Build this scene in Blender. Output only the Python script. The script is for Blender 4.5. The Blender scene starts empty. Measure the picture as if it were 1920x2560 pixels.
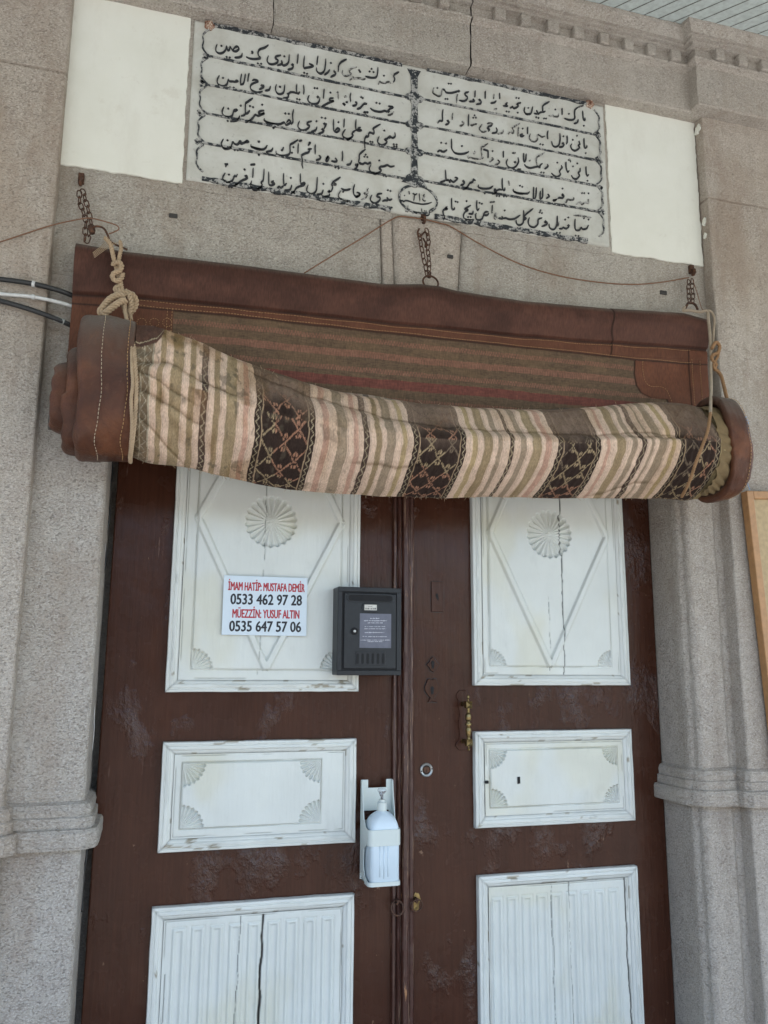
import bpy, bmesh, math, random
import numpy as np
from mathutils import Vector, Matrix

random.seed(7)
RNG = np.random.default_rng(11)
S = bpy.context.scene
COL = S.collection
R = math.radians

# ------------------------------------------------------------------ camera, light, exposure
F_PX, YAW, PITCH, ROLL, DIST, EYE = 2050.0, R(15.8), R(10.4), R(0.38), 2.45, 1.6
_f = np.array([math.sin(YAW) * math.cos(PITCH), math.cos(YAW) * math.cos(PITCH), math.sin(PITCH)])
_r = np.array([math.cos(YAW), -math.sin(YAW), 0.0])
_u = np.cross(_r, _f)
_r2 = _r * math.cos(ROLL) + _u * math.sin(ROLL)
_u2 = -_r * math.sin(ROLL) + _u * math.cos(ROLL)
CAMP = np.array([0.0, -DIST, EYE])
cam_data = bpy.data.cameras.new('camera')
cam = bpy.data.objects.new('camera', cam_data)
COL.objects.link(cam)
S.camera = cam
cam_data.sensor_fit = 'VERTICAL'
cam_data.sensor_height = 36.0
cam_data.sensor_width = 27.0
cam_data.lens = F_PX / 2560.0 * 36.0
cam_data.clip_start = 0.05
cam_data.clip_end = 500
cam.matrix_world = Matrix(((_r2[0], _u2[0], -_f[0], CAMP[0]), (_r2[1], _u2[1], -_f[1], CAMP[1]),
                           (_r2[2], _u2[2], -_f[2], CAMP[2]), (0, 0, 0, 1)))

S.view_settings.view_transform = 'Standard'
S.view_settings.look = 'None'
S.view_settings.exposure = 1.6
S.view_settings.gamma = 1.0
S.cycles.use_denoising = True
S.cycles.max_bounces = 8

SUN_EL, SUN_AZ = R(62), R(28)          # azimuth measured from -Y (straight in front of the wall) towards +X
sun_dir = Vector((math.sin(SUN_AZ) * math.cos(SUN_EL), -math.cos(SUN_AZ) * math.cos(SUN_EL), math.sin(SUN_EL)))
world = bpy.data.worlds.new('World')
S.world = world
world.use_nodes = True
wn = world.node_tree.nodes
sky = wn.new('ShaderNodeTexSky')
sky.sky_type = 'NISHITA'
sky.sun_disc = False
sky.sun_elevation = SUN_EL
sky.sun_rotation = math.atan2(sun_dir.x, sun_dir.y)
wn['Background'].inputs['Strength'].default_value = 0.15
world.node_tree.links.new(sky.outputs[0], wn['Background'].inputs['Color'])
sl = bpy.data.lights.new('sun', 'SUN')
sl.energy = 4.0
sl.angle = R(0.5)
sl.color = (1.0, 0.95, 0.87)
so = bpy.data.objects.new('sun', sl)
COL.objects.link(so)
so.rotation_euler = sun_dir.to_track_quat('Z', 'Y').to_euler()


def at(px, py, Y):
    """Point of the plane y = Y seen at a photograph pixel."""
    d = _f + _r2 * (px - 960) / F_PX - _u2 * (py - 1280) / F_PX
    return CAMP + d * ((Y + DIST) / d[1])


def xz(px, py, Y):
    p = at(px, py, Y)
    return p[0], p[2]


# ------------------------------------------------------------------ numpy helpers
_lat = RNG.random((256, 256))


def vnoise(x, y):
    xi = np.floor(x).astype(int); yi = np.floor(y).astype(int)
    fx = x - xi; fy = y - yi
    fx = fx * fx * (3 - 2 * fx); fy = fy * fy * (3 - 2 * fy)
    g = lambda a, b: _lat[a % 256, b % 256]
    return (g(xi, yi) * (1 - fx) + g(xi + 1, yi) * fx) * (1 - fy) + (g(xi, yi + 1) * (1 - fx) + g(xi + 1, yi + 1) * fx) * fy


def fbm(x, y, o=4):
    s = 0; a = 0.5; t = 0
    for i in range(o):
        s = s + a * vnoise(x * 2 ** i + 17.3 * i, y * 2 ** i + 5.1 * i); t += a; a *= 0.5
    return s / t


def sstep(a, b, x):
    t = np.clip((x - a) / (b - a), 0, 1)
    return t * t * (3 - 2 * t)


def mix(a, b, t):
    return a * (1 - t) + b * t


# ------------------------------------------------------------------ object helpers
def link(o, parent=None):
    COL.objects.link(o)
    if parent is not None:
        o.parent = parent
        if parent.type == 'EMPTY':
            o.matrix_parent_inverse = Matrix.Translation(-parent.location)
    return o


def thing(name, label, cat, loc=(0, 0, 0), group=None):
    o = bpy.data.objects.new(name, None)
    o.empty_display_size = 0.05
    COL.objects.link(o)
    o.location = loc
    o['label'] = label; o['category'] = cat
    if group: o['group'] = group
    return o


def tag(o, label, cat, group=None):
    o['label'] = label; o['category'] = cat
    if group: o['group'] = group
    return o


def bevel(o, w=0.004, seg=2, ang=35):
    m = o.modifiers.new('bevel', 'BEVEL')
    m.width = w; m.segments = seg; m.limit_method = 'ANGLE'; m.angle_limit = R(ang)
    return o


class MB:
    def __init__(s):
        s.v = []; s.f = []

    def add(s, vs, fs):
        n = len(s.v)
        s.v += [tuple(map(float, p)) for p in vs]
        s.f += [tuple(i + n for i in f) for f in fs]
        return s

    def box(s, x0, x1, y0, y1, z0, z1):
        vs = [(x, y, z) for x in (x0, x1) for y in (y0, y1) for z in (z0, z1)]
        return s.add(vs, [(0, 1, 3, 2), (4, 6, 7, 5), (0, 4, 5, 1), (2, 3, 7, 6), (0, 2, 6, 4), (1, 5, 7, 3)])

    def extrude_xz(s, poly, y0, y1):
        """Closed x-z outline, front at y0, back at y1."""
        n = len(poly)
        a = sum(poly[i][0] * poly[(i + 1) % n][1] - poly[(i + 1) % n][0] * poly[i][1] for i in range(n))
        if a < 0: poly = poly[::-1]
        vs = [(x, y0, z) for x, z in poly] + [(x, y1, z) for x, z in poly]
        fs = [tuple(range(n)), tuple(range(2 * n - 1, n - 1, -1))]
        fs += [(i, i + n, (i + 1) % n + n, (i + 1) % n) for i in range(n)]
        return s.add(vs, fs)

    def grid(s, P):
        """P: (n,m,3) array of points."""
        n, m = P.shape[:2]
        idx = np.arange(n * m).reshape(n, m) + len(s.v)
        s.v += [tuple(p) for p in P.reshape(-1, 3).tolist()]
        q = np.stack([idx[:-1, :-1], idx[1:, :-1], idx[1:, 1:], idx[:-1, 1:]], -1).reshape(-1, 4)
        s.f += [tuple(f) for f in q.tolist()]
        return s

    def tube(s, pts, r, n=8, closed=False, caps=True):
        pts = [Vector(p) for p in pts]
        N = len(pts)
        rs = r if hasattr(r, '__len__') else [r] * N
        t0 = (pts[1] - pts[0]).normalized()
        up = Vector((0, 0, 1)) if abs(t0.z) < 0.9 else Vector((0, 1, 0))
        nrm = t0.cross(up).normalized()
        rings = []
        for i in range(N):
            if closed: t = (pts[(i + 1) % N] - pts[i - 1])
            else: t = pts[min(i + 1, N - 1)] - pts[max(i - 1, 0)]
            if t.length < 1e-9: t = t0
            t.normalize()
            nrm = (nrm - t * nrm.dot(t))
            if nrm.length < 1e-6: nrm = t.orthogonal()
            nrm.normalize()
            b = t.cross(nrm)
            rings.append([pts[i] + (nrm * math.cos(2 * math.pi * k / n) + b * math.sin(2 * math.pi * k / n)) * rs[i] for k in range(n)])
        vs = [p for g in rings for p in g]
        fs = []
        for i in range(N if closed else N - 1):
            j = (i + 1) % N
            for k in range(n):
                fs.append((i * n + k, i * n + (k + 1) % n, j * n + (k + 1) % n, j * n + k))
        if caps and not closed:
            fs += [tuple(range(n - 1, -1, -1)), tuple((N - 1) * n + k for k in range(n))]
        return s.add(vs, fs)

    def lathe(s, prof, base, axis='z', n=24):
        """prof: list of (radius, height)."""
        vs = []
        for rr, h in prof:
            for k in range(n):
                a = 2 * math.pi * k / n
                c, d = rr * math.cos(a), rr * math.sin(a)
                p = {'z': (c, d, h), 'y': (c, -h, d), 'x': (h, c, d)}[axis]
                vs.append((base[0] + p[0], base[1] + p[1], base[2] + p[2]))
        fs = []
        for i in range(len(prof) - 1):
            for k in range(n):
                fs.append((i * n + k, i * n + (k + 1) % n, (i + 1) * n + (k + 1) % n, (i + 1) * n + k))
        fs += [tuple(range(n - 1, -1, -1)), tuple((len(prof) - 1) * n + k for k in range(n))]
        return s.add(vs, fs)

    def build(s, name, mat, parent=None, smooth=False, fix=True):
        me = bpy.data.meshes.new(name)
        me.from_pydata(s.v, [], s.f)
        me.materials.append(mat)
        if fix:
            bm = bmesh.new(); bm.from_mesh(me)
            bmesh.ops.recalc_face_normals(bm, faces=bm.faces)
            bm.to_mesh(me); bm.free()
        if smooth:
            me.polygons.foreach_set('use_smooth', [True] * len(me.polygons))
        me.update()
        return link(bpy.data.objects.new(name, me), parent)


def grid_obj(name, P, mat, parent=None, color=None, wrap=False, flip=False, sharp=0):
    """Fast big grid with an optional per-vertex base colour."""
    n, m = P.shape[:2]
    idx = np.arange(n * m).reshape(n, m)
    if wrap: idx = np.concatenate([idx, idx[:, :1]], 1)
    q = np.stack([idx[:-1, :-1], idx[1:, :-1], idx[1:, 1:], idx[:-1, 1:]], -1).reshape(-1, 4)
    if flip: q = q[:, ::-1]
    me = bpy.data.meshes.new(name)
    me.vertices.add(n * m)
    me.vertices.foreach_set('co', P.reshape(-1).astype(np.float32))
    me.loops.add(q.size)
    me.loops.foreach_set('vertex_index', q.reshape(-1).astype(np.int32))
    me.polygons.add(len(q))
    me.polygons.foreach_set('loop_start', np.arange(0, q.size, 4, dtype=np.int32))
    me.polygons.foreach_set('loop_total', np.full(len(q), 4, dtype=np.int32))
    me.polygons.foreach_set('use_smooth', np.ones(len(q), dtype=bool))
    me.materials.append(mat)
    me.update(calc_edges=True)
    me.validate()
    if sharp: me.set_sharp_from_angle(angle=R(sharp))
    if color is not None:
        c = np.concatenate([color.reshape(-1, 3), np.ones((n * m, 1))], 1)
        ca = me.color_attributes.new('dye', 'FLOAT_COLOR', 'POINT')
        ca.data.foreach_set('color', c.reshape(-1).astype(np.float32))
    return link(bpy.data.objects.new(name, me), parent)


def smooth_path(pts, k=6):
    """Catmull-Rom through the points."""
    P = [np.array(p, float) for p in pts]
    out = []
    for i in range(len(P) - 1):
        a = P[max(i - 1, 0)]; b = P[i]; c = P[i + 1]; d = P[min(i + 2, len(P) - 1)]
        for j in range(k):
            t = j / k
            out.append(0.5 * ((2 * b) + (c - a) * t + (2 * a - 5 * b + 4 * c - d) * t * t + (-a + 3 * b - 3 * c + d) * t ** 3))
    out.append(P[-1])
    return out


def resample(pts, step):
    P = np.array(pts, float)
    d = np.concatenate([[0], np.cumsum(np.linalg.norm(np.diff(P, axis=0), axis=1))])
    n = max(2, int(d[-1] / step) + 1)
    t = np.linspace(0, d[-1], n)
    return np.stack([np.interp(t, d, P[:, i]) for i in range(3)], 1)


def rope_mb(mb, pts, rad, pitch=0.03, strands=3, step=0.0022, n=7):
    """Laid rope: helical strands round a path."""
    P = resample(smooth_path(pts, 8), step)
    T = np.gradient(P, axis=0); T /= np.linalg.norm(T, axis=1)[:, None]
    nrm = np.zeros_like(P); v = np.array([0.3, -1, 0.2])
    for i in range(len(P)):
        v = v - T[i] * v.dot(T[i]); v = v / np.linalg.norm(v); nrm[i] = v
    b = np.cross(T, nrm)
    s = np.arange(len(P)) * step
    for k in range(strands):
        a = 2 * math.pi * (s / pitch + k / strands)
        Q = P + (nrm * np.cos(a)[:, None] + b * np.sin(a)[:, None]) * rad * 0.60
        mb.tube(Q, rad * 0.50, n)
    return mb


# ------------------------------------------------------------------ materials
class NT:
    def __init__(s, name):
        s.m = bpy.data.materials.new(name)
        s.m.use_nodes = True
        s.t = s.m.node_tree
        s.n = s.t.nodes
        s.bsdf = s.n['Principled BSDF']
        s.tc = s.n.new('ShaderNodeTexCoord')

    def lk(s, a, b): s.t.links.new(a, b)

    def mapping(s, scale=(1, 1, 1), rot=(0, 0, 0)):
        m = s.n.new('ShaderNodeMapping')
        m.inputs['Scale'].default_value = scale
        m.inputs['Rotation'].default_value = rot
        s.lk(s.tc.outputs['Object'], m.inputs['Vector'])
        return m.outputs[0]

    def noise(s, scale, detail=4, rough=0.55, vec=None, dist=0.0):
        x = s.n.new('ShaderNodeTexNoise')
        x.inputs['Scale'].default_value = scale
        x.inputs['Detail'].default_value = detail
        x.inputs['Roughness'].default_value = rough
        x.inputs['Distortion'].default_value = dist
        s.lk(vec if vec is not None else s.tc.outputs['Object'], x.inputs['Vector'])
        return x.outputs[0]

    def voro(s, scale, vec=None, feat='F1'):
        x = s.n.new('ShaderNodeTexVoronoi')
        x.feature = feat
        x.inputs['Scale'].default_value = scale
        s.lk(vec if vec is not None else s.tc.outputs['Object'], x.inputs['Vector'])
        return x

    def ramp(s, fac, stops, interp='LINEAR'):
        r = s.n.new('ShaderNodeValToRGB')
        r.color_ramp.interpolation = interp
        e = r.color_ramp.elements
        while len(e) < len(stops): e.new(0.5)
        for k, (p, c) in enumerate(stops):
            e[k].position = p
            e[k].color = (c, c, c, 1) if not hasattr(c, '__len__') else (*c, 1)
        s.lk(fac, r.inputs[0])
        return r.outputs[0]

    def mixc(s, fac, a, b, mode='MIX'):
        m = s.n.new('ShaderNodeMix')
        m.data_type = 'RGBA'; m.blend_type = mode
        for i, v in ((0, fac), (6, a), (7, b)):
            if hasattr(v, 'links'): s.lk(v, m.inputs[i])
            elif hasattr(v, '__len__'): m.inputs[i].default_value = (*v, 1)
            else: m.inputs[i].default_value = v if i == 0 else (v, v, v, 1)
        return m.outputs[2]

    def math(s, op, a, b=0.0):
        m = s.n.new('ShaderNodeMath'); m.operation = op
        for sock, v in ((m.inputs[0], a), (m.inputs[1], b)):
            if hasattr(v, 'links'): s.lk(v, sock)
            else: sock.default_value = v
        return m.outputs[0]

    def bump(s, h, strength=0.3, dist=0.002, prev=None):
        b = s.n.new('ShaderNodeBump')
        b.inputs['Strength'].default_value = strength
        b.inputs['Distance'].default_value = dist
        s.lk(h, b.inputs['Height'])
        if prev is not None: s.lk(prev, b.inputs['Normal'])
        return b.outputs[0]

    def set(s, color=None, rough=None, normal=None, **kw):
        for key, v in (('Base Color', color), ('Roughness', rough), ('Normal', normal)):
            if v is None: continue
            if hasattr(v, 'links'): s.lk(v, s.bsdf.inputs[key])
            elif hasattr(v, '__len__'): s.bsdf.inputs[key].default_value = (*v, 1)
            else: s.bsdf.inputs[key].default_value = v
        for k, v in kw.items():
            s.bsdf.inputs[k.replace('_', ' ')].default_value = v
        return s.m


def make_stone(name, tint=(1, 1, 1), warm=0.5):
    t = NT(name)
    c = lambda a: tuple(min(0.9, x * y * 1.16) for x, y in zip(a, tint))
    big = t.noise(2.2, 3, 0.6)
    tone = t.ramp(big, [(0.3, c((0.325, 0.292, 0.248))), (0.5, c((0.368, 0.340, 0.298))), (0.7, c((0.40, 0.376, 0.338)))])
    med = t.noise(30, 4, 0.7)
    tone = t.mixc(t.ramp(med, [(0.40, 0.0), (0.68, 0.6)]), tone, c((0.27, 0.235, 0.205)))
    vec = t.mapping((1, 1, 1.6))
    grain = t.noise(185, 4, 0.8, vec)
    tone = t.mixc(t.ramp(grain, [(0.50, 0.0), (0.62, 0.60)]), tone, c((0.58, 0.555, 0.51)))
    pit = t.noise(150, 3, 0.75, t.mapping((1, 1, 2.0), (0.3, 0.2, 0.4)))
    pitm = t.ramp(pit, [(0.55, 0.0), (0.66, 1.0)])
    tone = t.mixc(t.math('MULTIPLY', pitm, 0.55), tone, c((0.15, 0.135, 0.12)))
    dark = t.ramp(t.voro(42).outputs[0], [(0.05, 0.8), (0.11, 0.0)])
    tone = t.mixc(t.math('MULTIPLY', dark, t.ramp(t.noise(9, 3), [(0.5, 0.0), (0.65, 0.8)])), tone, c((0.10, 0.09, 0.085)))
    stain = t.ramp(t.noise(1.9, 6, 0.7, t.mapping((1.6, 1, 0.6))), [(0.52, 0.0), (0.66, 0.55)])
    tone = t.mixc(stain, tone, c((0.27, 0.215, 0.165)))
    strk = t.ramp(t.noise(6, 5, 0.65, t.mapping((2.2, 2.2, 0.10))), [(0.54, 0.0), (0.70, 0.38)])
    tone = t.mixc(strk, tone, c((0.235, 0.20, 0.165)))
    lv = t.ramp(t.noise(1.7, 4, 0.6, t.mapping((1.3, 1, 0.8), (0, 0, 1))), [(0.5, 0.0), (0.75, 0.4)])
    tone = t.mixc(lv, tone, c((0.50, 0.47, 0.415)))
    tool = t.noise(60, 3, 0.6, t.mapping((0.25, 0.25, 2.4)))
    h = t.math('SUBTRACT', t.math('ADD', t.math('MULTIPLY', med, 0.7), grain), t.math('MULTIPLY', pitm, 0.7))
    sp = t.n.new('ShaderNodeSeparateXYZ'); t.lk(t.tc.outputs['Object'], sp.inputs[0])
    win = t.ramp(sp.outputs['Z'], [(0.0, 0.0), (1.0, 0.0)])
    zz = t.math('MULTIPLY', t.math('GREATER_THAN', sp.outputs['Z'], 1.13), t.math('LESS_THAN', sp.outputs['Z'], 1.285))
    comb = t.noise(95, 2, 0.5, t.mapping((0.10, 0.10, 1.6)))
    h = t.math('ADD', h, t.math('MULTIPLY', tool, 0.5))
    h = t.math('ADD', h, t.math('MULTIPLY', t.math('MULTIPLY', comb, zz), 2.2))
    ham = t.noise(75, 3, 0.6, t.mapping((1.3, 1.3, 0.6)))
    h = t.math('ADD', h, t.math('MULTIPLY', ham, 0.8))
    n = t.bump(h, 0.8, 0.0036)
    return t.set(tone, 0.9, n, Specular_IOR_Level=0.25)


M = {}
M['stone'] = make_stone('granite', (1.02, 1.0, 0.985))
M['stone_pink'] = make_stone('warm_granite', (1.06, 1.01, 0.97))
M['stone_grey'] = make_stone('grey_granite', (1.0, 1.0, 0.985))


def simple(name, col, rough=0.5, var=1.0, **kw):
    t = NT(name)
    nz = t.noise(60, 3)
    lo = tuple(x * (1 - 0.14 * var) for x in col); hi = tuple(min(1, x * (1 + 0.1 * var)) for x in col)
    cc = t.ramp(nz, [(0.3, lo), (0.7, hi)])
    return t.set(cc, rough, t.bump(nz, 0.08 * var, 0.001), **kw)


def make_plaster():
    t = NT('white_plaster')
    n1 = t.noise(5, 4, 0.6); n2 = t.noise(90, 3, 0.6)
    cc = t.ramp(n1, [(0.3, (0.73, 0.735, 0.65)), (0.7, (0.78, 0.785, 0.71))])
    cc = t.mixc(t.ramp(t.noise(14, 5, 0.7), [(0.60, 0.0), (0.70, 0.30)]), cc, (0.58, 0.55, 0.46))
    cc = t.mixc(t.ramp(t.noise(5, 6, 0.7, t.mapping((1, 1, 0.35))), [(0.52, 0.0), (0.70, 0.35)]), cc, (0.60, 0.58, 0.50))
    return t.set(cc, 0.85, t.bump(t.math('ADD', t.noise(12, 3), t.math('MULTIPLY', n2, 0.3)), 0.45, 0.005), Specular_IOR_Level=0.2)


M['plaster'] = make_plaster()


def make_marble():
    t = NT('plaque_marble')
    n1 = t.noise(7, 5, 0.65, dist=0.6)
    cc = t.ramp(n1, [(0.3, (0.45, 0.445, 0.39)), (0.5, (0.54, 0.545, 0.495)), (0.7, (0.61, 0.62, 0.575))])
    cc = t.mixc(t.ramp(t.noise(3.5, 5, 0.7), [(0.56, 0.0), (0.72, 0.5)]), cc, (0.38, 0.34, 0.27))
    cc = t.mixc(t.ramp(t.noise(70, 4, 0.7), [(0.62, 0.0), (0.72, 0.5)]), cc, (0.25, 0.24, 0.22))
    return t.set(cc, 0.6, t.bump(t.noise(45, 4), 0.25, 0.002))


M['marble'] = make_marble()


def make_ink(name, miss, col=(0.018, 0.02, 0.024)):
    """Worn black paint: where it has flaked the marble shows."""
    t = NT(name)
    nz = t.noise(75, 4, 0.7)
    m = t.ramp(nz, [(miss, 0.0), (miss + 0.05, 1.0)])
    cc = t.mixc(m, col, (0.36, 0.36, 0.34))
    return t.set(cc, 0.6, t.bump(nz, 0.3, 0.001))


M['ink'] = make_ink('letter_paint', 0.70)
M['ink_faint'] = make_ink('worn_letter_paint', 0.50, (0.045, 0.045, 0.042))
M['ink_border'] = make_ink('border_paint', 0.50, (0.02, 0.025, 0.03))


def make_brown():
    t = NT('brown_door_paint')
    big = t.noise(3.0, 3, 0.6)
    base = t.ramp(big, [(0.3, (0.047, 0.0175, 0.0100)), (0.6, (0.060, 0.0225, 0.0128)), (0.8, (0.076, 0.0300, 0.0160))])
    # brush marks everywhere, crackled thick paint in patches
    patch = t.ramp(t.noise(3.1, 7, 0.62, t.mapping((1.1, 1, 0.8))), [(0.565, 0.0), (0.68, 1.0)])
    wr = t.noise(58, 4, 0.65, t.mapping((1, 1, 0.7)), dist=0.5)
    fine = t.noise(110, 3, 0.6, t.mapping((1, 1, 0.10)))
    base = t.mixc(0.55, base, t.ramp(t.noise(70, 4, 0.7, t.mapping((1.2, 1, 0.05))), [(0.3, 0.62), (0.7, 1.3)]), 'MULTIPLY')
    low = t.noise(8, 3, 0.5)
    h = t.math('ADD', t.math('MULTIPLY', t.math('MULTIPLY', wr, patch), 2.6), t.math('MULTIPLY', fine, 0.22))
    h = t.math('ADD', h, t.math('MULTIPLY', low, 0.9))
    n = t.bump(h, 0.8, 0.005)
    chip = t.noise(30, 6, 0.72, t.mapping((1.2, 1, 0.55)), dist=0.4)
    cm = t.ramp(chip, [(0.676, 0.0), (0.684, 1.0)])
    base = t.mixc(t.math('MULTIPLY', cm, 0.8), base, (0.23, 0.14, 0.09))
    scr = t.ramp(t.noise(55, 4, 0.7, t.mapping((1.8, 1, 0.12))), [(0.655, 0.0), (0.69, 0.6)])
    base = t.mixc(scr, base, (0.15, 0.085, 0.065))
    ro = t.math('SUBTRACT', t.ramp(t.noise(9, 3), [(0.3, 0.20), (0.7, 0.32)]), t.math('MULTIPLY', patch, 0.11))
    spec = t.math('ADD', t.math('MULTIPLY', patch, 0.42), 0.17)
    t.lk(spec, t.bsdf.inputs['Specular IOR Level'])
    return t.set(base, ro, n)


M['brown'] = make_brown()


def make_worn_brown():
    t = NT('worn_brown_moulding_paint')
    base = (0.056, 0.0185, 0.0115)
    g = t.noise(45, 5, 0.7, t.mapping((2.2, 2, 0.10)))
    m = t.ramp(g, [(0.56, 0.0), (0.63, 0.9)])
    cc = t.mixc(m, base, (0.25, 0.155, 0.10))
    m2 = t.ramp(t.noise(24, 5, 0.7, t.mapping((2, 2, 0.35))), [(0.65, 0.0), (0.68, 1.0)])
    cc = t.mixc(m2, cc, (0.33, 0.16, 0.07))
    n = t.bump(t.math('ADD', g, t.noise(24, 4, 0.6, dist=1.0)), 0.6, 0.003)
    return t.set(cc, 0.4, n)


M['brown_worn'] = make_worn_brown()


def make_white_paint(name, col, chip_thr, attr=False):
    t = NT(name)
    n1 = t.noise(4, 4, 0.6)
    lo = tuple(x * 0.93 for x in col)
    cc = t.ramp(n1, [(0.35, lo), (0.65, col)])
    grime = t.ramp(t.noise(16, 5, 0.7, t.mapping((1, 1, 0.5))), [(0.58, 0.0), (0.75, 0.3)])
    cc = t.mixc(grime, cc, tuple(x * 0.72 for x in col))
    ch = t.noise(34, 6, 0.75, t.mapping((0.8, 1, 1)))
    cm = t.ramp(ch, [(chip_thr, 0.0), (chip_thr + 0.012, 1.0)])
    chipc = t.ramp(t.noise(90, 2), [(0.4, (0.13, 0.085, 0.06)), (0.6, (0.33, 0.29, 0.22))])
    cc = t.mixc(cm, cc, chipc)
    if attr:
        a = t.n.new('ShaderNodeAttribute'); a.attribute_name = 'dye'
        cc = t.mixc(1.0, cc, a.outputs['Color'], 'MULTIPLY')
    brush = t.noise(70, 3, 0.6, t.mapping((1, 1, 0.12)))
    h = t.math('ADD', t.math('ADD', brush, t.math('MULTIPLY', t.noise(15, 4, 0.6, dist=0.5), 0.8)), t.math('MULTIPLY', cm, -0.5))
    return t.set(cc, 0.38, t.bump(h, 0.35, 0.0035), Specular_IOR_Level=0.45)


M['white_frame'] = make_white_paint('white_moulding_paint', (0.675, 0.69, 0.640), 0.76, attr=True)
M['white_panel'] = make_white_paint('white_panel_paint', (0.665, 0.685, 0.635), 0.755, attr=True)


def make_dyed(name, rough, weave, wscale=(420, 420, 420), bs=0.5):
    t = NT(name)
    a = t.n.new('ShaderNodeAttribute'); a.attribute_name = 'dye'
    nz = t.noise(22, 4, 0.65)
    cc = t.mixc(1.0, a.outputs['Color'], t.ramp(nz, [(0.25, 0.82), (0.75, 1.12)]), 'MULTIPLY')
    th = t.noise(1.0, 2, 0.5, t.mapping(wscale))
    cc = t.mixc(0.8, cc, t.ramp(th, [(0.3, 0.72), (0.7, 1.2)]), 'MULTIPLY')
    h = t.math('ADD', t.math('MULTIPLY', th, weave), t.math('MULTIPLY', nz, 0.6))
    return t.set(cc, rough, t.bump(h, bs, 0.003), Specular_IOR_Level=0.2)


M['kilim'] = make_dyed('kilim_wool', 0.92, 0.6, (420, 140, 140))
M['sheet'] = make_dyed('curtain_leather_and_weave', 0.62, 0.4, (300, 60, 60), 0.35)


def make_leather():
    t = NT('worn_brown_leather')
    n1 = t.noise(7, 5, 0.65, dist=0.6)
    cc = t.ramp(n1, [(0.28, (0.046, 0.019, 0.012)), (0.5, (0.088, 0.034, 0.018)), (0.72, (0.165, 0.062, 0.028))])
    g = t.n.new('ShaderNodeNewGeometry')
    sep = t.n.new('ShaderNodeSeparateXYZ')
    t.lk(g.outputs['Normal'], sep.inputs[0])
    dust = t.math('MULTIPLY', t.ramp(sep.outputs['Z'], [(0.15, 0.0), (0.9, 0.8)]), t.ramp(t.noise(13, 5, 0.65), [(0.3, 0.3), (0.6, 1.0)]))
    sp = t.n.new('ShaderNodeSeparateXYZ'); t.lk(t.tc.outputs['Object'], sp.inputs[0])
    hi = t.math('ADD', t.math('MULTIPLY', t.math('SUBTRACT', sp.outputs['Z'], 2.24), 4.2), t.math('MULTIPLY', t.math('SUBTRACT', t.noise(5, 4, 0.6), 0.5), 1.6))
    cc = t.mixc(t.ramp(hi, [(0.1, 0.0), (0.9, 0.50)]), cc, (0.115, 0.085, 0.066))
    cc = t.mixc(dust, cc, (0.17, 0.15, 0.13))
    cc = t.mixc(t.ramp(t.noise(30, 6, 0.75, dist=0.5), [(0.58, 0.0), (0.70, 0.5)]), cc, (0.15, 0.075, 0.045))
    h = t.math('ADD', t.noise(22, 6, 0.65, dist=0.8), t.math('MULTIPLY', t.voro(260).outputs[0], 0.25))
    return t.set(cc, t.ramp(t.noise(12, 3), [(0.3, 0.33), (0.7, 0.55)]), t.bump(h, 0.5, 0.006), Specular_IOR_Level=0.24)


M['leather'] = make_leather()
M['thread'] = simple('stitching_thread', (0.42, 0.25, 0.11), 0.8)
M['thread_pale'] = simple('pale_stitching_thread', (0.47, 0.38, 0.27), 0.8)
M['rope'] = simple('jute_rope', (0.41, 0.30, 0.19), 0.9)
M['rope_brown'] = simple('brown_rope', (0.30, 0.17, 0.08), 0.9)
M['rope_pale'] = simple('pale_cord', (0.37, 0.30, 0.22), 0.85)


def make_rust():
    t = NT('rusty_iron')
    nz = t.noise(120, 5, 0.7)
    cc = t.ramp(nz, [(0.3, (0.035, 0.022, 0.018)), (0.5, (0.085, 0.042, 0.026)), (0.7, (0.17, 0.075, 0.035))])
    return t.set(cc, 0.75, t.bump(nz, 0.5, 0.0015), Metallic=0.3)


M['rust'] = make_rust()
def make_rust_light():
    t = NT('flaking_rust_and_whitewash')
    nz = t.noise(95, 4, 0.7)
    cc = t.ramp(nz, [(0.40, (0.12, 0.05, 0.03)), (0.5, (0.30, 0.16, 0.10)), (0.58, (0.55, 0.47, 0.38))])
    return t.set(cc, 0.8, t.bump(nz, 0.5, 0.002))


M['rust_light'] = make_rust_light()
M['wire'] = simple('rusty_wire', (0.20, 0.095, 0.05), 0.6)
M['hole'] = simple('iron_stub', (0.05, 0.048, 0.045), 0.9)
M['black_metal'] = simple('anthracite_sheet_metal', (0.019, 0.0205, 0.0225), 0.40, Specular_IOR_Level=0.3)
M['edge_shade'] = simple('painted_edge_shade', (0.014, 0.007, 0.005), 0.5)  # edge shade laid as dark colour round the lock fittings
M['black'] = simple('black_recess', (0.006, 0.006, 0.007), 0.8)
M['rubber_black'] = simple('black_cable_sheath', (0.022, 0.022, 0.022), 0.45)
M['cable_white'] = simple('white_cable_sheath', (0.6, 0.6, 0.58), 0.45)
M['tie_grey'] = simple('grey_tape', (0.35, 0.36, 0.34), 0.5)
M['plastic_white'] = simple('white_dispenser_plastic', (0.60, 0.655, 0.62), 0.35, 0.12)
M['bottle'] = simple('milky_bottle_plastic', (0.62, 0.72, 0.78), 0.3, 0.08)
M['sign_white'] = simple('sign_board_white', (0.62, 0.70, 0.75), 0.35, 0.15)
M['sign_red'] = simple('sign_red_letters', (0.40, 0.018, 0.03), 0.5, 0.2)
M['sign_black'] = simple('sign_black_letters', (0.012, 0.013, 0.018), 0.5)
M['label_grey'] = simple('notice_film', (0.11, 0.115, 0.15), 0.35)
M['label_text'] = simple('notice_lettering', (0.50, 0.50, 0.54), 0.6)
M['name_tag'] = simple('paper_name_tag', (0.62, 0.60, 0.54), 0.6)
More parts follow.
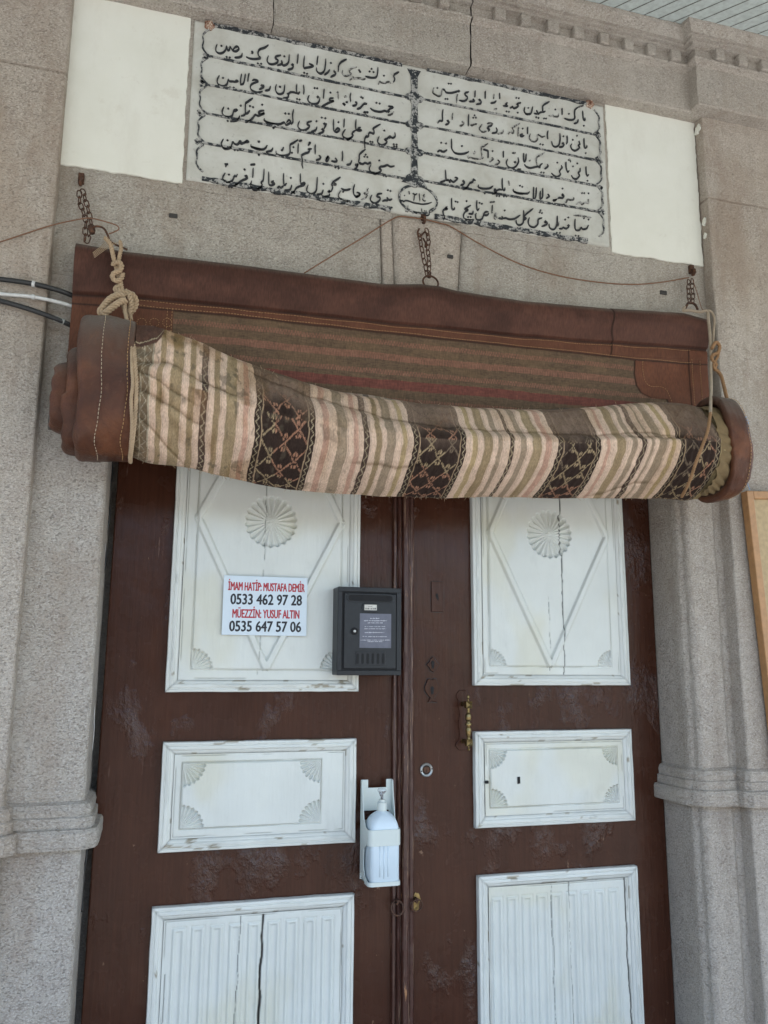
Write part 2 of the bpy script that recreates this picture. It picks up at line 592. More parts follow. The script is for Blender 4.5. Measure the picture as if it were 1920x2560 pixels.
M['steel'] = simple('dull_steel', (0.42, 0.42, 0.40), 0.38, Metallic=0.8)
M['wood'] = simple('varnished_pine', (0.42, 0.22, 0.09), 0.45)
M['cork'] = simple('pinboard_face', (0.47, 0.35, 0.20), 0.85)
M['blue_cord'] = simple('pale_blue_cord', (0.25, 0.42, 0.68), 0.5)
M['roof_metal'] = simple('grey_green_roof_sheet', (0.60, 0.68, 0.665), 0.5)
M['dirt'] = simple('seam_dirt', (0.11, 0.095, 0.08), 0.9)
M['seam'] = simple('roof_seam_shadow_gap', (0.17, 0.18, 0.165), 0.8)


def make_brass():
    t = NT('tarnished_brass')
    nz = t.noise(70, 4, 0.6)
    cc = t.ramp(nz, [(0.3, (0.12, 0.085, 0.035)), (0.7, (0.34, 0.25, 0.11))])
    return t.set(cc, 0.34, t.bump(nz, 0.15, 0.001), Metallic=0.9)


M['brass'] = make_brass()


def make_clear():
    t = NT('clear_pump_plastic')
    return t.set((0.93, 0.95, 0.97), 0.08, None, Transmission_Weight=0.85, IOR=1.3)


M['clear'] = make_clear()


def make_ground():
    t = NT('courtyard_paving')
    br = t.n.new('ShaderNodeTexBrick')
    br.inputs['Scale'].default_value = 1.6
    br.inputs['Color1'].default_value = (0.36, 0.34, 0.31, 1)
    br.inputs['Color2'].default_value = (0.30, 0.29, 0.27, 1)
    br.inputs['Mortar'].default_value = (0.16, 0.15, 0.14, 1)
    br.inputs['Mortar Size'].default_value = 0.012
    t.lk(t.tc.outputs['Object'], br.inputs['Vector'])
    nz = t.noise(9, 5)
    cc = t.mixc(0.6, br.outputs[0], t.ramp(nz, [(0.3, 0.8), (0.7, 1.15)]), 'MULTIPLY')
    return t.set(cc, 0.8, t.bump(nz, 0.2, 0.003))


M['ground'] = make_ground()

#SPLIT
# ------------------------------------------------------------------ ground
g = MB(); g.add([(-60, -80, 0), (60, -80, 0), (60, 8, 0), (-60, 8, 0)], [(0, 1, 2, 3)])
o = g.build('ground', M['ground']); o['kind'] = 'structure'; o['label'] = 'paved courtyard in front of the door'

# unseen wooded rise, added to darken what the glossy paint mirrors
az = np.linspace(R(-100), R(20), 240)[:, None]; tt = np.linspace(0, 1, 26)[None, :]
hgt = (6.0 + 6.0 * fbm(az * 5 + 3, az * 0, 4)) * sstep(R(20), R(6), az)
rad = 34 + 22 * tt + (fbm(az * 30, tt * 14 + az * 0, 3) - 0.5) * 7
HZ = hgt * np.sin(tt * math.pi / 2) ** 0.8 + (fbm(az * 60, tt * 25 + az * 0, 3) - 0.5) * 1.6 * (tt > 0.05) - 0.3 * (tt < 0.02)
hl = NT('added_wooded_slope'); hn = hl.noise(0.9, 5, 0.7)
hl.set(hl.ramp(hn, [(0.35, (0.018, 0.026, 0.012)), (0.65, (0.055, 0.065, 0.030))]), 0.95, hl.bump(hn, 0.8, 0.5))
o = grid_obj('added_hills', np.stack([np.sin(az) * rad, -np.cos(az) * rad, HZ], -1), hl.m); o['kind'] = 'structure'; o['label'] = 'unseen wooded rise added to darken the door reflections'

# ------------------------------------------------------------------ stone portal
YJ, YP = -0.18, -0.225          # face of jambs and lintel, face of pilasters
portal = thing('stone_portal', 'grey granite mosque portal framing the brown double door', 'portal', (0.76, 0, 0))


def round_path(pts, r, k=3):
    out = [pts[0]]
    for i in range(1, len(pts) - 1):
        p = Vector(pts[i]); a = (Vector(pts[i - 1]) - p); b = (Vector(pts[i + 1]) - p)
        rr = min(r, a.length * 0.45, b.length * 0.45)
        a.normalize(); b.normalize()
        for j in range(k + 1):
            t = j / k
            out.append(tuple((p + a * rr) * (1 - t) ** 2 + p * 2 * t * (1 - t) + (p + b * rr) * t * t))
    return out + [pts[-1]]


def sweep(path, levels, step=0.02, rough=0.0018, seed=0):
    """Plan path (x,y) swept through (offset, z) levels; offsets go to the path's right-hand side."""
    pts = [np.array(p) for p in path]
    nrm = []
    for i in range(len(pts)):
        ns = []
        if i > 0: d = pts[i] - pts[i - 1]; d = d / np.linalg.norm(d); ns.append(np.array([d[1], -d[0]]))
        if i < len(pts) - 1: d = pts[i + 1] - pts[i]; d = d / np.linalg.norm(d); ns.append(np.array([d[1], -d[0]]))
        n = sum(ns) / len(ns); n = n / max(n.dot(ns[0]), 0.3) / 1.0
        n = n / 1.0
        nrm.append(n)
    PP, NN = [], []
    for i in range(len(pts) - 1):
        L = np.linalg.norm(pts[i + 1] - pts[i]); k = max(1, int(L / step))
        for j in range(k):
            t = j / k
            PP.append(pts[i] * (1 - t) + pts[i + 1] * t); NN.append(nrm[i] * (1 - t) + nrm[i + 1] * t)
    PP.append(pts[-1]); NN.append(nrm[-1])
    PP = np.array(PP); NN = np.array(NN)
    LV = [levels[0]]
    for a, b in zip(levels[:-1], levels[1:]):
        k = max(1, int(math.hypot(b[0] - a[0], b[1] - a[1]) / step))
        for j in range(1, k + 1):
            t = j / k; LV.append((a[0] * (1 - t) + b[0] * t, a[1] * (1 - t) + b[1] * t))
    LV = np.array(LV)
    X = PP[None, :, 0] + NN[None, :, 0] * LV[:, None, 0]
    Y = PP[None, :, 1] + NN[None, :, 1] * LV[:, None, 0]
    Z = np.repeat(LV[:, None, 1], len(PP), 1)
    n1 = (fbm(X * 30 + seed, Z * 30 + Y * 30, 3) - 0.5) * 2 * rough
    n2 = (fbm(X * 30 + 50 + seed, Z * 30 - Y * 30, 3) - 0.5) * 2 * rough
    return np.stack([X + n1, Y + n2, Z + n1 * 0.6], -1)


def band(dz):
    return [(0, 0), (0, 1.172 + dz), (0.036, 1.174 + dz), (0.039, 1.180 + dz), (0.039, 1.212 + dz), (0.034, 1.220 + dz),
            (0.024, 1.221 + dz), (0.024, 1.246 + dz), (0.017, 1.249 + dz), (0.019, 1.264 + dz), (0.014, 1.276 + dz), (0, 1.284 + dz)]


def jag(P, top):
    return P


zl, zr = -0.028, 0.0
XL, XR = -0.13, 1.655           # clear opening
PLX, PRX = -0.312, 1.803        # inner edges of the pilasters
HEAD = 2.645
# right jamb
rp = round_path([(XR, 0.06), (XR, YJ + 0.038), (XR + 0.013, YJ + 0.026), (XR + 0.013, YJ + 0.012), (XR + 0.026, YJ), (PRX - 0.032, YJ), (PRX - 0.022, YJ + 0.010), (PRX - 0.012, YJ + 0.004), (PRX + 0.04, YJ + 0.004)], 0.010)
grid_obj('jamb', sweep(rp, band(zr) + [(0, HEAD)], seed=3), M['stone_pink'], portal, sharp=28)
# left jamb: mirrored path keeps the outward side
lp = round_path([(PLX - 0.04, YJ), (XL, YJ), (XL, 0.06)], 0.016)
grid_obj('jamb', sweep(lp, band(zl) + [(0, HEAD)], seed=9), M['stone'], portal, sharp=28)
rp = round_path([(PRX, YJ + 0.02), (PRX, YP), (3.6, YP)], 0.010)
grid_obj('pilaster', sweep(rp, band(zr) + [(0, 3.208), (-0.007, 3.211), (-0.007, 3.215), (0, 3.218), (0, 3.532)], seed=21, step=0.03), M['stone_pink'], portal, sharp=28)
lp = round_path([(-2.4, YP), (PLX, YP), (PLX, YJ + 0.02)], 0.010)
grid_obj('pilaster', sweep(lp, band(zl) + [(0, 3.228), (-0.007, 3.231), (-0.007, 3.234), (0, 3.237), (0, 3.532)], seed=33, step=0.03), M['stone_pink'], portal, sharp=28)

# lintel: two long stones and a keystone
def block_face(name, poly4, y, mat, seed, depth=0.16, r=0.004):
    """Slightly rough stone face from a quad (bl, br, tr, tl) with worn edges."""
    (blx, blz), (brx, brz), (trx, trz), (tlx, tlz) = poly4
    n = max(8, int(abs(brx - blx) / 0.018)); m = max(6, int(abs(tlz - blz) / 0.018))
    u = np.linspace(0, 1, n)[:, None]; v = np.linspace(0, 1, m)[None, :]
    u = np.concatenate([[[0]], u * 0.996 + 0.002, [[1]]]); v = np.concatenate([[[0]], v * 0.99 + 0.005, [[1]]], 1)
    X = (blx * (1 - u) + brx * u) * (1 - v) + (tlx * (1 - u) + trx * u) * v
    Z = (blz * (1 - u) + brz * u) * (1 - v) + (tlz * (1 - u) + trz * u) * v
    Y = np.full_like(X, y) + (fbm(X * 25 + seed, Z * 25, 3) - 0.5) * 0.003
    edge = (u < 0.001) | (u > 0.999) | (v < 0.001) | (v > 0.999)
    Y = np.where(edge, y + depth, Y)
    return grid_obj(name, np.stack([X, Y, Z], -1), mat, portal)


block_face('lintel', [(PLX - 0.02, HEAD), (0.634, HEAD), (0.622, 2.985), (PLX - 0.02, 2.985)], YJ, M['stone_grey'], 1)
block_face('keystone', [(0.676, HEAD), (0.868, HEAD), (0.893, 2.985), (0.662, 2.985)], YJ - 0.007, M['stone_pink'], 5)
block_face('keystone_seam', [(0.638, HEAD), (0.6745, HEAD), (0.660, 2.985), (0.626, 2.985)], YJ - 0.001, M['stone_pink'], 8)
block_face('lintel', [(0.872, HEAD), (PRX + 0.02, HEAD), (PRX + 0.02, 2.985), (0.897, 2.985)], YJ, M['stone_grey'], 12)
# wall core behind everything
c = MB(); c.box(-2.4, PLX - 0.03, 0.02, 0.4, 0, 4.4); c.box(PRX + 0.03, 3.6, 0.02, 0.4, 0, 4.4); c.box(PLX - 0.03, PRX + 0.03, -0.13, 0.4, 2.70, 4.4)
c.box(XL - 0.14, XR + 0.12, 0.10, 0.42, 0, 2.70)
c.build('wall_core', M['stone'], portal)
# dark threshold step
st = MB(); st.box(XL - 0.05, XR + 0.02, -0.30, 0.10, 0, 0.12)
bevel(st.build('threshold', M['stone_grey'], portal), 0.01)


# cornice in separately cut stones
CORN = [(0.0, 3.528), (0.048, 3.530), (0.054, 3.535), (0.055, 3.60), (0.055, 3.680), (0.060, 3.684), (0.074, 3.690), (0.077, 3.696), (0.062, 3.698),
        (0.060, 3.742), (0.080, 3.745), (0.080, 3.755), (0.092, 3.756), (0.092, 3.765), (0.104, 3.766), (0.106, 3.772), (0.112, 3.784), (0.121, 3.797), (0.122, 3.812), (-0.10, 3.86)]


def cornice_stone(path, mat, seed, doff=0.0, dz=0.0):
    L = [(a + (doff if a > 0.01 else 0), z + dz) for a, z in CORN]
    grid_obj('cornice_stone', sweep(path, L, step=0.012, rough=0.0030, seed=seed), mat, portal, sharp=26)


jl, jr = 0.262, 0.912
cornice_stone([(-2.4, YP), (PLX, YP), (PLX, YJ), (jl, YJ)], M['stone'], 40, 0.004, -0.004)
cornice_stone([(jl + 0.003, YJ), (jr, YJ)], M['stone_grey'], 52, -0.002, 0.0)
cornice_stone([(jr + 0.0035, YJ), (PRX, YJ), (PRX, YP), (3.6, YP)], M['stone'], 61, 0.0, 0.002)
cb = MB(); cb.box(-2.4, 3.6, -0.17, 0.02, 3.534, 3.88)
cb.build('cornice_core', M['dirt'], portal)
# dentils carved under the cornice
def dentil(x, ybase):
    m = MB()
    w = 0.021 + random.uniform(-0.002, 0.002)
    y0 = ybase - 0.060; y1 = ybase - 0.084
    zb, zt = 3.699, 3.744
    vs = [(x - w, y0 + 0.01, zb), (x + w, y0 + 0.01, zb), (x + w, y0 + 0.01, zt), (x - w, y0 + 0.01, zt),
          (x - w * 0.86, y1, zb + 0.006), (x + w * 0.86, y1, zb + 0.006), (x + w * 0.92, y1, zt), (x - w * 0.92, y1, zt)]
    m.add(vs, [(0, 1, 2, 3), (4, 5, 6, 7), (0, 1, 5, 4), (1, 2, 6, 5), (2, 3, 7, 6), (3, 0, 4, 7)])
    bevel(m.build('dentil', M['stone'], portal), 0.004, 2)


x = 0.335
while x < PRX - 0.07:
    if abs(x - jr) > 0.03: dentil(x + random.uniform(-0.004, 0.004), YJ)
    x += 0.0965
for k in range(9): dentil(PRX + 0.03 + 0.0965 * k, YP)

# plaster panels filling the sides of the inscription
def ragged(x0, x1, z0, z1, amp, n=40, seed=0):
    out = []
    c = [(x0, z0), (x1, z0), (x1, z1), (x0, z1)]
    for i in range(4):
        a, b = c[i], c[(i + 1) % 4]
        for j in range(n):
            t = j / n
            px_, pz_ = a[0] * (1 - t) + b[0] * t, a[1] * (1 - t) + b[1] * t
            k = (float(fbm(np.array([px_ * 40 + seed]), np.array([pz_ * 40.0]), 3)[0]) - 0.5) * 2 * amp
            out.append((px_ + (k if i in (1, 3) else 0), pz_ + (k if i in (0, 2) else 0)))
    return out


pb = MB(); pb.extrude_xz(ragged(PLX - 0.012, 0.020, 2.974, 3.560, 0.0035, n=70, seed=2), YJ - 0.006, YJ + 0.06)
bevel(pb.build('plaster_infill', M['plaster'], portal), 0.003)
pb = MB(); pb.extrude_xz(ragged(1.437, PRX - 0.004, 2.972, 3.552, 0.005, n=70, seed=7), YJ - 0.006, YJ + 0.06)
bevel(pb.build('plaster_infill', M['plaster'], portal), 0.003)
mo = MB(); mo.extrude_xz(ragged(0.010, 1.445, 2.962, 3.535, 0.006, n=80, seed=4), YJ - 0.003, YJ + 0.07)
mo.build('mortar_bed', M['stone_grey'], portal)
# dabs of plaster on the return of the right pilaster
for px_, py_, rr in ((1743, 324, 0.016), (1769, 556, 0.011), (1769, 590, 0.008)):
    X_, Z_ = xz(px_, py_, -0.203)
    b = MB()
    pts = []
    for k in range(18):
        a = 2 * math.pi * k / 18
        q = rr * (1 + 0.25 * math.sin(2 * a + px_) + 0.18 * math.sin(5 * a + py_))
        pts.append((YJ - 0.022 + q * 0.8 * math.cos(a), Z_ + q * 1.1 * math.sin(a)))
    b.add([(PRX - 0.006, y, z) for y, z in pts] + [(PRX + 0.004, y, z) for y, z in pts],
          [tuple(range(18)), tuple(range(35, 17, -1))] + [(i, (i + 1) % 18, (i + 1) % 18 + 18, i + 18) for i in range(18)])
    b.build('plaster_dab', M['plaster'], portal)

# iron stubs left in the lintel
for px_, py_, w, nm in ((433, 540, 0.012, 'left'), (1123, 645, 0.010, 'mid'), (1658, 732, 0.013, 'right')):
    X_, Z_ = xz(px_, py_, YJ)
    b = MB(); b.box(X_ - w, X_ + w, YJ - 0.004, YJ + 0.03, Z_ - w * 0.55, Z_ + w * 0.55)
    if nm == 'mid': b.v = [(x_, y_ - 0.009, z_) for x_, y_, z_ in b.v]
    bevel(b.build('iron_plug', M['hole'], portal), 0.002)

# ------------------------------------------------------------------ porch ceiling
def make_ceiling():
    c, a = 0.20, 0.50
    m = MB(); sm = MB()
    w = 0.058; gp = 0.006; d = 0.007
    x = -3.6; y0, y1 = -0.12, -3.5
    zt = lambda y: 3.816 + c * (y + 0.30)
    while x < 4.6:
        pr = [(x, 0), (x + w - gp, 0), (x + w - gp * 0.7, d), (x + w - gp * 0.3, d), (x + w, 0)]
        n = len(pr)
        vs = [(px_ + a * -y, y, zt(y) + h) for y in (y0, y1) for px_, h in pr]
        m.add(vs, [(i, i + 1, n + i + 1, n + i) for i in range(n - 1)])
        k = 0.0016 + 0.0016 * random.random()
        sm.add([(x + w - gp * 0.75 - k + a * -y, y, zt(y) - 0.0006 * (i == 0)) for y in (y0, y1) for i in (0,)] + [(x + w - gp * 0.25 + a * -y, y, zt(y) - 0.0006) for y in (y1, y0)], [(0, 1, 2, 3)])
        x += w
    o = m.build('porch_ceiling', M['roof_metal'])
    tag(o, 'pale grey ribbed metal porch ceiling sloping above the stone cornice', 'ceiling')
    sm.build('sheet_seam', M['seam'], o)
    return o


make_ceiling()

# ------------------------------------------------------------------ inscription plaque
plaque = thing('inscription_plaque', 'weathered marble plaque with black Arabic script above the door', 'plaque', (0.73, YJ, 2.98))
YQ = YJ - 0.010
PX0, PX1, PZ0, PZ1 = 0.026, 1.432, 2.983, 3.524
# marble slab with softly worn surface
uu = np.linspace(PX0, PX1, 240)[:, None] + np.zeros((1, 100)); vv = np.linspace(PZ0, PZ1, 100)[None, :] + np.zeros((240, 1))
ed = np.minimum(np.minimum(uu - PX0, PX1 - uu), np.minimum(vv - PZ0, PZ1 - vv))
yy = YQ + 0.004 * (1 - sstep(0, 0.012, ed)) + (fbm(uu * 18, vv * 18, 3) - 0.5) * 0.002
yy = np.where(ed < 1e-6, YQ + 0.05, yy)
grid_obj('marble_slab', np.stack([uu, yy, vv], -1), M['marble'], plaque)

INK_Y = YQ - 0.0005


def ribbon(mb, pts, wfun, y=INK_Y, depth=0.0038):
    """Flat pen stroke with thickness along a path of (x,z)."""
    P = np.array([(p[0], 0, p[1]) for p in pts])
    P = resample(smooth_path(P, 5), 0.0022)[:, [0, 2]]
    if len(P) < 3: P = np.array([P[0], (P[0] + P[-1]) / 2, P[-1]])
    T = np.gradient(P, axis=0); T /= np.maximum(np.linalg.norm(T, axis=1), 1e-9)[:, None]
    N = np.stack([-T[:, 1], T[:, 0]], 1)
    s = np.linspace(0, 1, len(P))
    w = wfun(s, np.arctan2(T[:, 1], T[:, 0]), P)
    n = len(P)
    A = P + N * w[:, None]; B = P - N * w[:, None]
    vs = [(x, y - depth, z) for x, z in A] + [(x, y - depth, z) for x, z in B] + [(x, y + 0.004, z) for x, z in A] + [(x, y + 0.004, z) for x, z in B]
    fs = []
    for i in range(n - 1):
        fs += [(i, i + 1, n + i + 1, n + i), (i, 2 * n + i, 2 * n + i + 1, i + 1), (n + i, n + i + 1, 3 * n + i + 1, 3 * n + i)]
    fs += [(0, n, 3 * n, 2 * n), (n - 1, 3 * n - 1, 4 * n - 1, 2 * n - 1)]
    mb.add(vs, fs)


def pen(wmax):
    def f(s, ang, P):
        nib = np.abs(np.sin(ang - R(118)))           # broad nib held on the slant
        w = wmax * (0.34 + 0.66 * nib ** 1.2)
        return w * np.minimum(1, 0.5 + 4 * np.minimum(s, 1 - s))
    return f


def rough_line(w, seed):
    def f(s, ang, P):
        return w * (0.55 + 0.9 * fbm(P[:, 0] * 30 + seed, P[:, 1] * 30 + s * 3, 3))
    return f


def lozenge(mb, x, z, r, y=INK_Y):
    a = random.uniform(-0.25, 0.25)
    pts = []
    for k in range(4):
        t = a + k * math.pi / 2
        pts.append((x + r * math.cos(t), z + r * 1.0 * math.sin(t)))
    mb.extrude_xz(pts, y - 0.0025, y + 0.004)


# lettering strokes traced as pen paths: window origin, scale, strokes; 'd' = dots, 'b' = solid eye of a letter, 'f' = flaked stroke
LET = [
((500, 70, 6.381), """272,268 250,330 262,385 310,412 365,400 405,360 425,300 440,362 470,350 482,305 520,365 575,378 620,340 600,303 560,312 520,362
d 342,288 425,465 475,475
672,410 662,455 620,475 550,478
1090,278 1030,320 950,350 925,400 935,450 965,485 880,502 800,495 735,465
815,380 845,390 825,412
d 922,568 975,575 948,605
1290,440 1215,460 1200,490 1245,520 1225,560 1160,585 1095,570 1070,520 1090,450
1420,430 1412,550 1355,600 1310,590 1300,525 1310,575 1260,595 1230,600
d 1345,455
b 1475,588
1490,610 1470,650 1400,670
1562,420 1558,500 1550,570"""),
((740, 110, 6.144), """130,190 120,280 120,370 160,370 215,360 265,340 200,305
d 125,445 170,460
335,190 320,320
455,235 450,330 430,420 380,460 325,430 310,370
515,400 490,440 435,478
d 535,295
585,410 580,430 605,440 600,475 530,512
775,240 690,285 655,340 650,400 645,430
f 930,365 860,375 820,410 830,450 850,460 815,490 750,495 710,460 715,410
d 985,430 970,405
1255,365 1250,450 1230,515 1170,525 1110,515 1065,500
d 1130,425 1190,435 1160,385
f 1065,540 1020,545 980,530 930,530 895,535 870,510 860,530 825,560
1580,435 1515,470 1500,500 1515,545 1495,590
f 1450,610 1440,590 1400,590 1370,605 1310,600 1285,580 1265,625
d 1350,490"""),
((520, 150, 6.381), """180,255 145,330 165,395 240,425 300,395 325,320 345,345 400,350 430,355 455,335 480,345 440,362
d 240,290 350,440 410,445
535,230 520,320 520,408
595,230 580,330 560,385 520,400
655,220 640,280 635,350
705,335 740,320 800,345 700,390 675,440 700,490 790,525 870,505
b 862,412
885,400 885,440 815,475
995,425 975,480 910,495
1090,400 1075,470 1100,530 1150,550 1205,520 1225,400
1130,425 1165,440
1415,390 1410,480 1430,545 1465,515
1430,545 1380,525 1320,520 1290,540
b 1278,545
1285,560 1270,605 1190,620
d 1420,625 1460,635
1522,405 1530,480 1525,550"""),
((740, 190, 6.144), """200,305 180,360 205,410 250,435 320,430 355,390 365,340
b 335,325
d 285,188 325,192
430,205 425,280 420,350
575,345 530,350 510,375 540,395 580,385 520,410 440,450 375,492
d 528,258 640,255
f 640,250 650,360
b 732,432
b 742,442
760,405 795,410
f 745,335 760,315 780,325
840,265 830,330 838,400
905,400 935,420 910,455 865,462
1090,435 1050,430 1020,455 985,495 935,510
d 1000,325 1025,340
1035,560 1110,565
f 1075,570 1075,605
1415,465 1490,485 1440,510 1400,550 1360,540 1300,555 1220,545 1165,520 1140,495
d 1235,415 1285,425
f 1500,555 1465,595 1410,605
b 1420,548"""),
((530, 230, 6.381), """190,245 160,320 190,385 260,405 320,385 350,300 405,290 360,322
d 258,268 250,465 305,472 460,220
440,385 430,420 395,460 310,472
650,105 600,140 540,180 535,185 530,260 530,350 500,380 460,385
600,300 570,340 535,350
d 605,228 655,245
830,300 770,310 740,340 790,365 835,340 740,385 690,370 650,420 600,465 535,492
d 800,205 680,485 740,498
835,430 830,455 900,495 1000,515 1090,515 1150,490 1180,530 1230,510 1255,480 1225,450 1190,490
835,440 840,465 900,502 1000,520
d 1170,345 1225,350 980,578 984,570
1300,285 1285,380 1290,480 1260,520
1590,470 1530,490 1515,520 1555,545 1520,595 1450,620 1390,590 1370,540 1395,470"""),
((740, 270, 6.144), """320,295 300,345 230,372
d 315,205
b 438,248
460,240 460,265 430,320
b 408,332
430,340 410,375 335,408
d 395,150 450,160
575,180 575,280 580,350 620,375 670,340 640,315 600,350
d 652,220
740,170 735,300
920,180 915,280 925,340 970,355 1005,345 950,335 960,310 992,305
920,345 870,380 860,410 875,420 850,460 790,480 730,450 715,400 755,335
740,460 790,495 840,470
1295,255 1230,290 1180,325 1195,350 1190,400 1140,382 1115,400 1110,440 1065,455 1052,520 1058,625
b 1085,440
d 1140,520 1175,525
1515,380 1520,440 1480,465 1440,440 1400,475 1360,490 1395,515 1370,560 1310,575 1260,540 1255,490 1275,445
b 1440,455
d 1355,350 1500,560 1545,565 1505,592 1545,598"""),
((530, 315, 6.381), """180,215 145,290 175,350 240,370 300,345 330,260 360,290 410,300 440,250 465,255 455,290 520,270 560,240 585,260 520,272
150,300 180,358 240,376
b 420,285
d 248,232 360,385 410,388
620,300 625,335 700,360 800,380 850,360 880,315
622,330 700,366 790,386
730,240 745,260 760,245
d 750,465 746,460
970,355 950,395 915,410 860,420
1020,405 1025,445 1080,475 1150,480 1220,460 1245,420 1245,310 1290,280 1370,225
1100,385 1120,392 1140,345
d 1300,340 1275,430
1375,285 1370,440
1385,245 1435,235
1590,370 1535,375 1560,390 1530,430 1490,440 1440,465 1430,480 1440,560 1435,620 1450,680
1540,280 1570,270 1530,315
1645,300 1645,450"""),
((740, 345, 6.144), """350,270 380,300 350,335 305,342
485,290 455,350 480,362 505,310 485,290 462,345
600,310 630,350 600,370 540,355
d 605,455 655,470
710,205 715,280 708,355
855,350 830,405 775,415
1065,180 980,250 970,320 965,380 1020,405 1060,385 1100,400 1140,385
b 1135,385
b 990,395
925,400 910,420 940,430 950,400 930,460 885,490
d 1050,290 1095,295 1070,258
1510,435 1450,445 1400,420 1350,440 1300,445 1275,470 1305,490 1290,525 1215,555 1150,525 1125,475 1150,415
d 1278,348 1345,580 1385,592"""),
((530, 395, 6.381), """210,245 170,320 200,375 250,400 320,370 360,290 385,300 405,265
d 270,268 275,455 315,460 518,185 522,190
200,95 225,108 255,100
225,105 220,150
b 542,292
560,285 560,330 500,355 440,390 400,430 345,445
610,115 690,105
655,165 650,320
830,180 825,280 815,360 780,400 800,430 770,480 690,505 620,465 630,370
903,225 905,340 910,430 960,440 1000,412 945,390 985,370
1142,250 1140,350 1150,440 1190,410
1140,450 1100,480 1070,460 1035,500
1270,435 1245,510 1150,520
d 1258,320
1408,255 1410,400
1410,420 1480,400 1460,440 1390,460 1340,490 1300,560 1245,572"""),
((740, 425, 6.144), """325,115 320,230 305,330 240,375 175,340 165,290 185,235
415,310 390,370 315,382
d 420,215
680,115 630,150 575,185 550,225 560,280 535,340
f 575,200 620,225 560,240
b 505,338
b 512,330
515,370 500,405 430,415
f 690,320 650,390 680,450 760,485 830,490
690,285 740,310 790,310 835,295
740,315 715,345
900,225 880,300 890,380 930,415 985,375 930,345
892,390 930,420 985,380
d 935,490
f 1110,290 1090,320 1110,350 1060,360 1045,370 1090,385 1070,430 1000,460
d 1095,525 1470,580
1320,365 1260,375 1240,410 1290,430 1275,480 1210,515 1150,480 1145,430 1165,390
1475,450 1430,465 1400,430 1405,470 1360,470 1325,485
d 1410,312 1450,325"""),
((1060, 190, 6.9125), """f 165,210 150,290 180,320 250,355 300,320 310,240
310,235 350,245 380,290 460,300 530,285 600,265
b 600,265
d 230,210 425,135 465,138 370,400 405,402
f 580,320 565,370 560,470
770,280 715,300 705,330 745,365 735,415 680,440 605,425
840,400 870,440 780,445
880,260 878,370
b 960,418
980,430 975,480 900,492
1055,265 1055,395
f 1205,315 1200,400
1245,435 1210,465 1150,475
1302,300 1308,400
f 1205,575 1230,582 1255,570
1440,470 1410,490 1440,525 1365,520
d 1425,615 1465,620"""),
((1260, 230, 6.9125), """290,190 220,215 245,245 200,280 160,285 145,255 130,270 100,282
d 210,105 255,110 235,360 418,280
355,265 345,330 365,375 410,390 465,370 490,260
350,340 370,382 415,396
780,175 720,205 670,245 665,300 670,350 710,340
670,355 620,360 590,385 560,320 575,380 520,375
d 555,440 595,450 690,460 725,462 885,305
f 940,380 930,430 880,430 850,430 840,400 820,420 770,415
998,285 1003,400
f 1370,240 1280,265
1280,268 1225,310 1215,370 1220,450 1190,485 1110,485 1040,460
d 1120,380 1378,585
1275,480 1265,530 1205,550
1355,330 1360,420 1370,480 1395,490 1392,450"""),
((1060, 265, 6.9125), """325,65 315,150 315,260 280,260 255,270 235,305
b 412,262
435,280 410,315 365,330
f 492,130 485,240
f 650,270 690,290 665,335 615,348
768,150 765,350
f 910,320 870,320 830,340 800,330
d 872,165 850,205 895,205
f 1000,325 960,380 960,420 1010,455 1080,440
1175,340 1110,365 1095,395 1130,410 1110,440
f 1090,310 1140,300 1190,320
1240,380 1260,420 1240,465 1170,475
f 1365,420 1350,470 1270,485"""),
((1260, 305, 6.9125), """f 270,25 190,75 140,110 165,150 155,200 100,180 75,215
f 250,95 240,250
345,240 300,255 280,230 320,215
b 295,248
d 322,115
405,90 403,210
f 450,210 435,280 470,330 530,345 575,310 580,230 620,240 650,265 700,250
d 625,385 670,395
755,155 745,230 755,300
960,200 965,300 945,400 890,435 840,410 820,340
b 1018,372
1035,390 1010,430 950,438
d 1025,250
1085,240 1090,330 1080,385
1290,330 1305,390 1280,410 1300,450 1230,500 1170,475 1150,420 1165,385
d 1185,310 1260,240 1410,540
1378,285 1380,370 1390,450 1425,440 1425,410"""),
((1060, 335, 6.9125), """d 295,155 380,165
395,280 350,310 310,310 270,290 230,315
b 300,300
470,90 475,180 480,260 530,330 620,350 710,340 770,310
d 655,210
f 1100,170 1040,210 990,240 990,310 1000,410 950,435 860,430 790,405 760,420 760,375
f 870,300 885,325 850,345
1020,270 1070,285 1100,290
1105,290 1105,420
b 1005,415
d 1185,298
f 1170,410 1195,440 1130,485
f 1270,450 1305,490 1270,525 1220,538
1368,300 1368,410
1440,440 1420,500 1450,570 1520,595 1590,560 1630,480 1620,410
b 1572,490
f 1520,335 1580,330"""),
((1260, 375, 6.9125), """335,60 340,200 370,180 380,70
f 430,190 455,185
f 700,50 640,90 570,130 555,200 570,280
350,250 380,290 450,315 530,300 590,290 610,310 630,260 660,240
b 605,295
745,250 755,290 700,330
d 640,390 685,395 920,222
f 230,335 290,340
985,270 1000,310 955,370 970,430 910,470 850,440 815,400
1068,210 1070,310 1095,385 1120,360
f 1110,180 1130,165 1150,215
1310,315 1310,370 1280,400 1300,450 1250,505 1190,490 1160,440
d 1190,285 1265,235 1440,535
1412,290 1415,380 1430,450 1460,430"""),
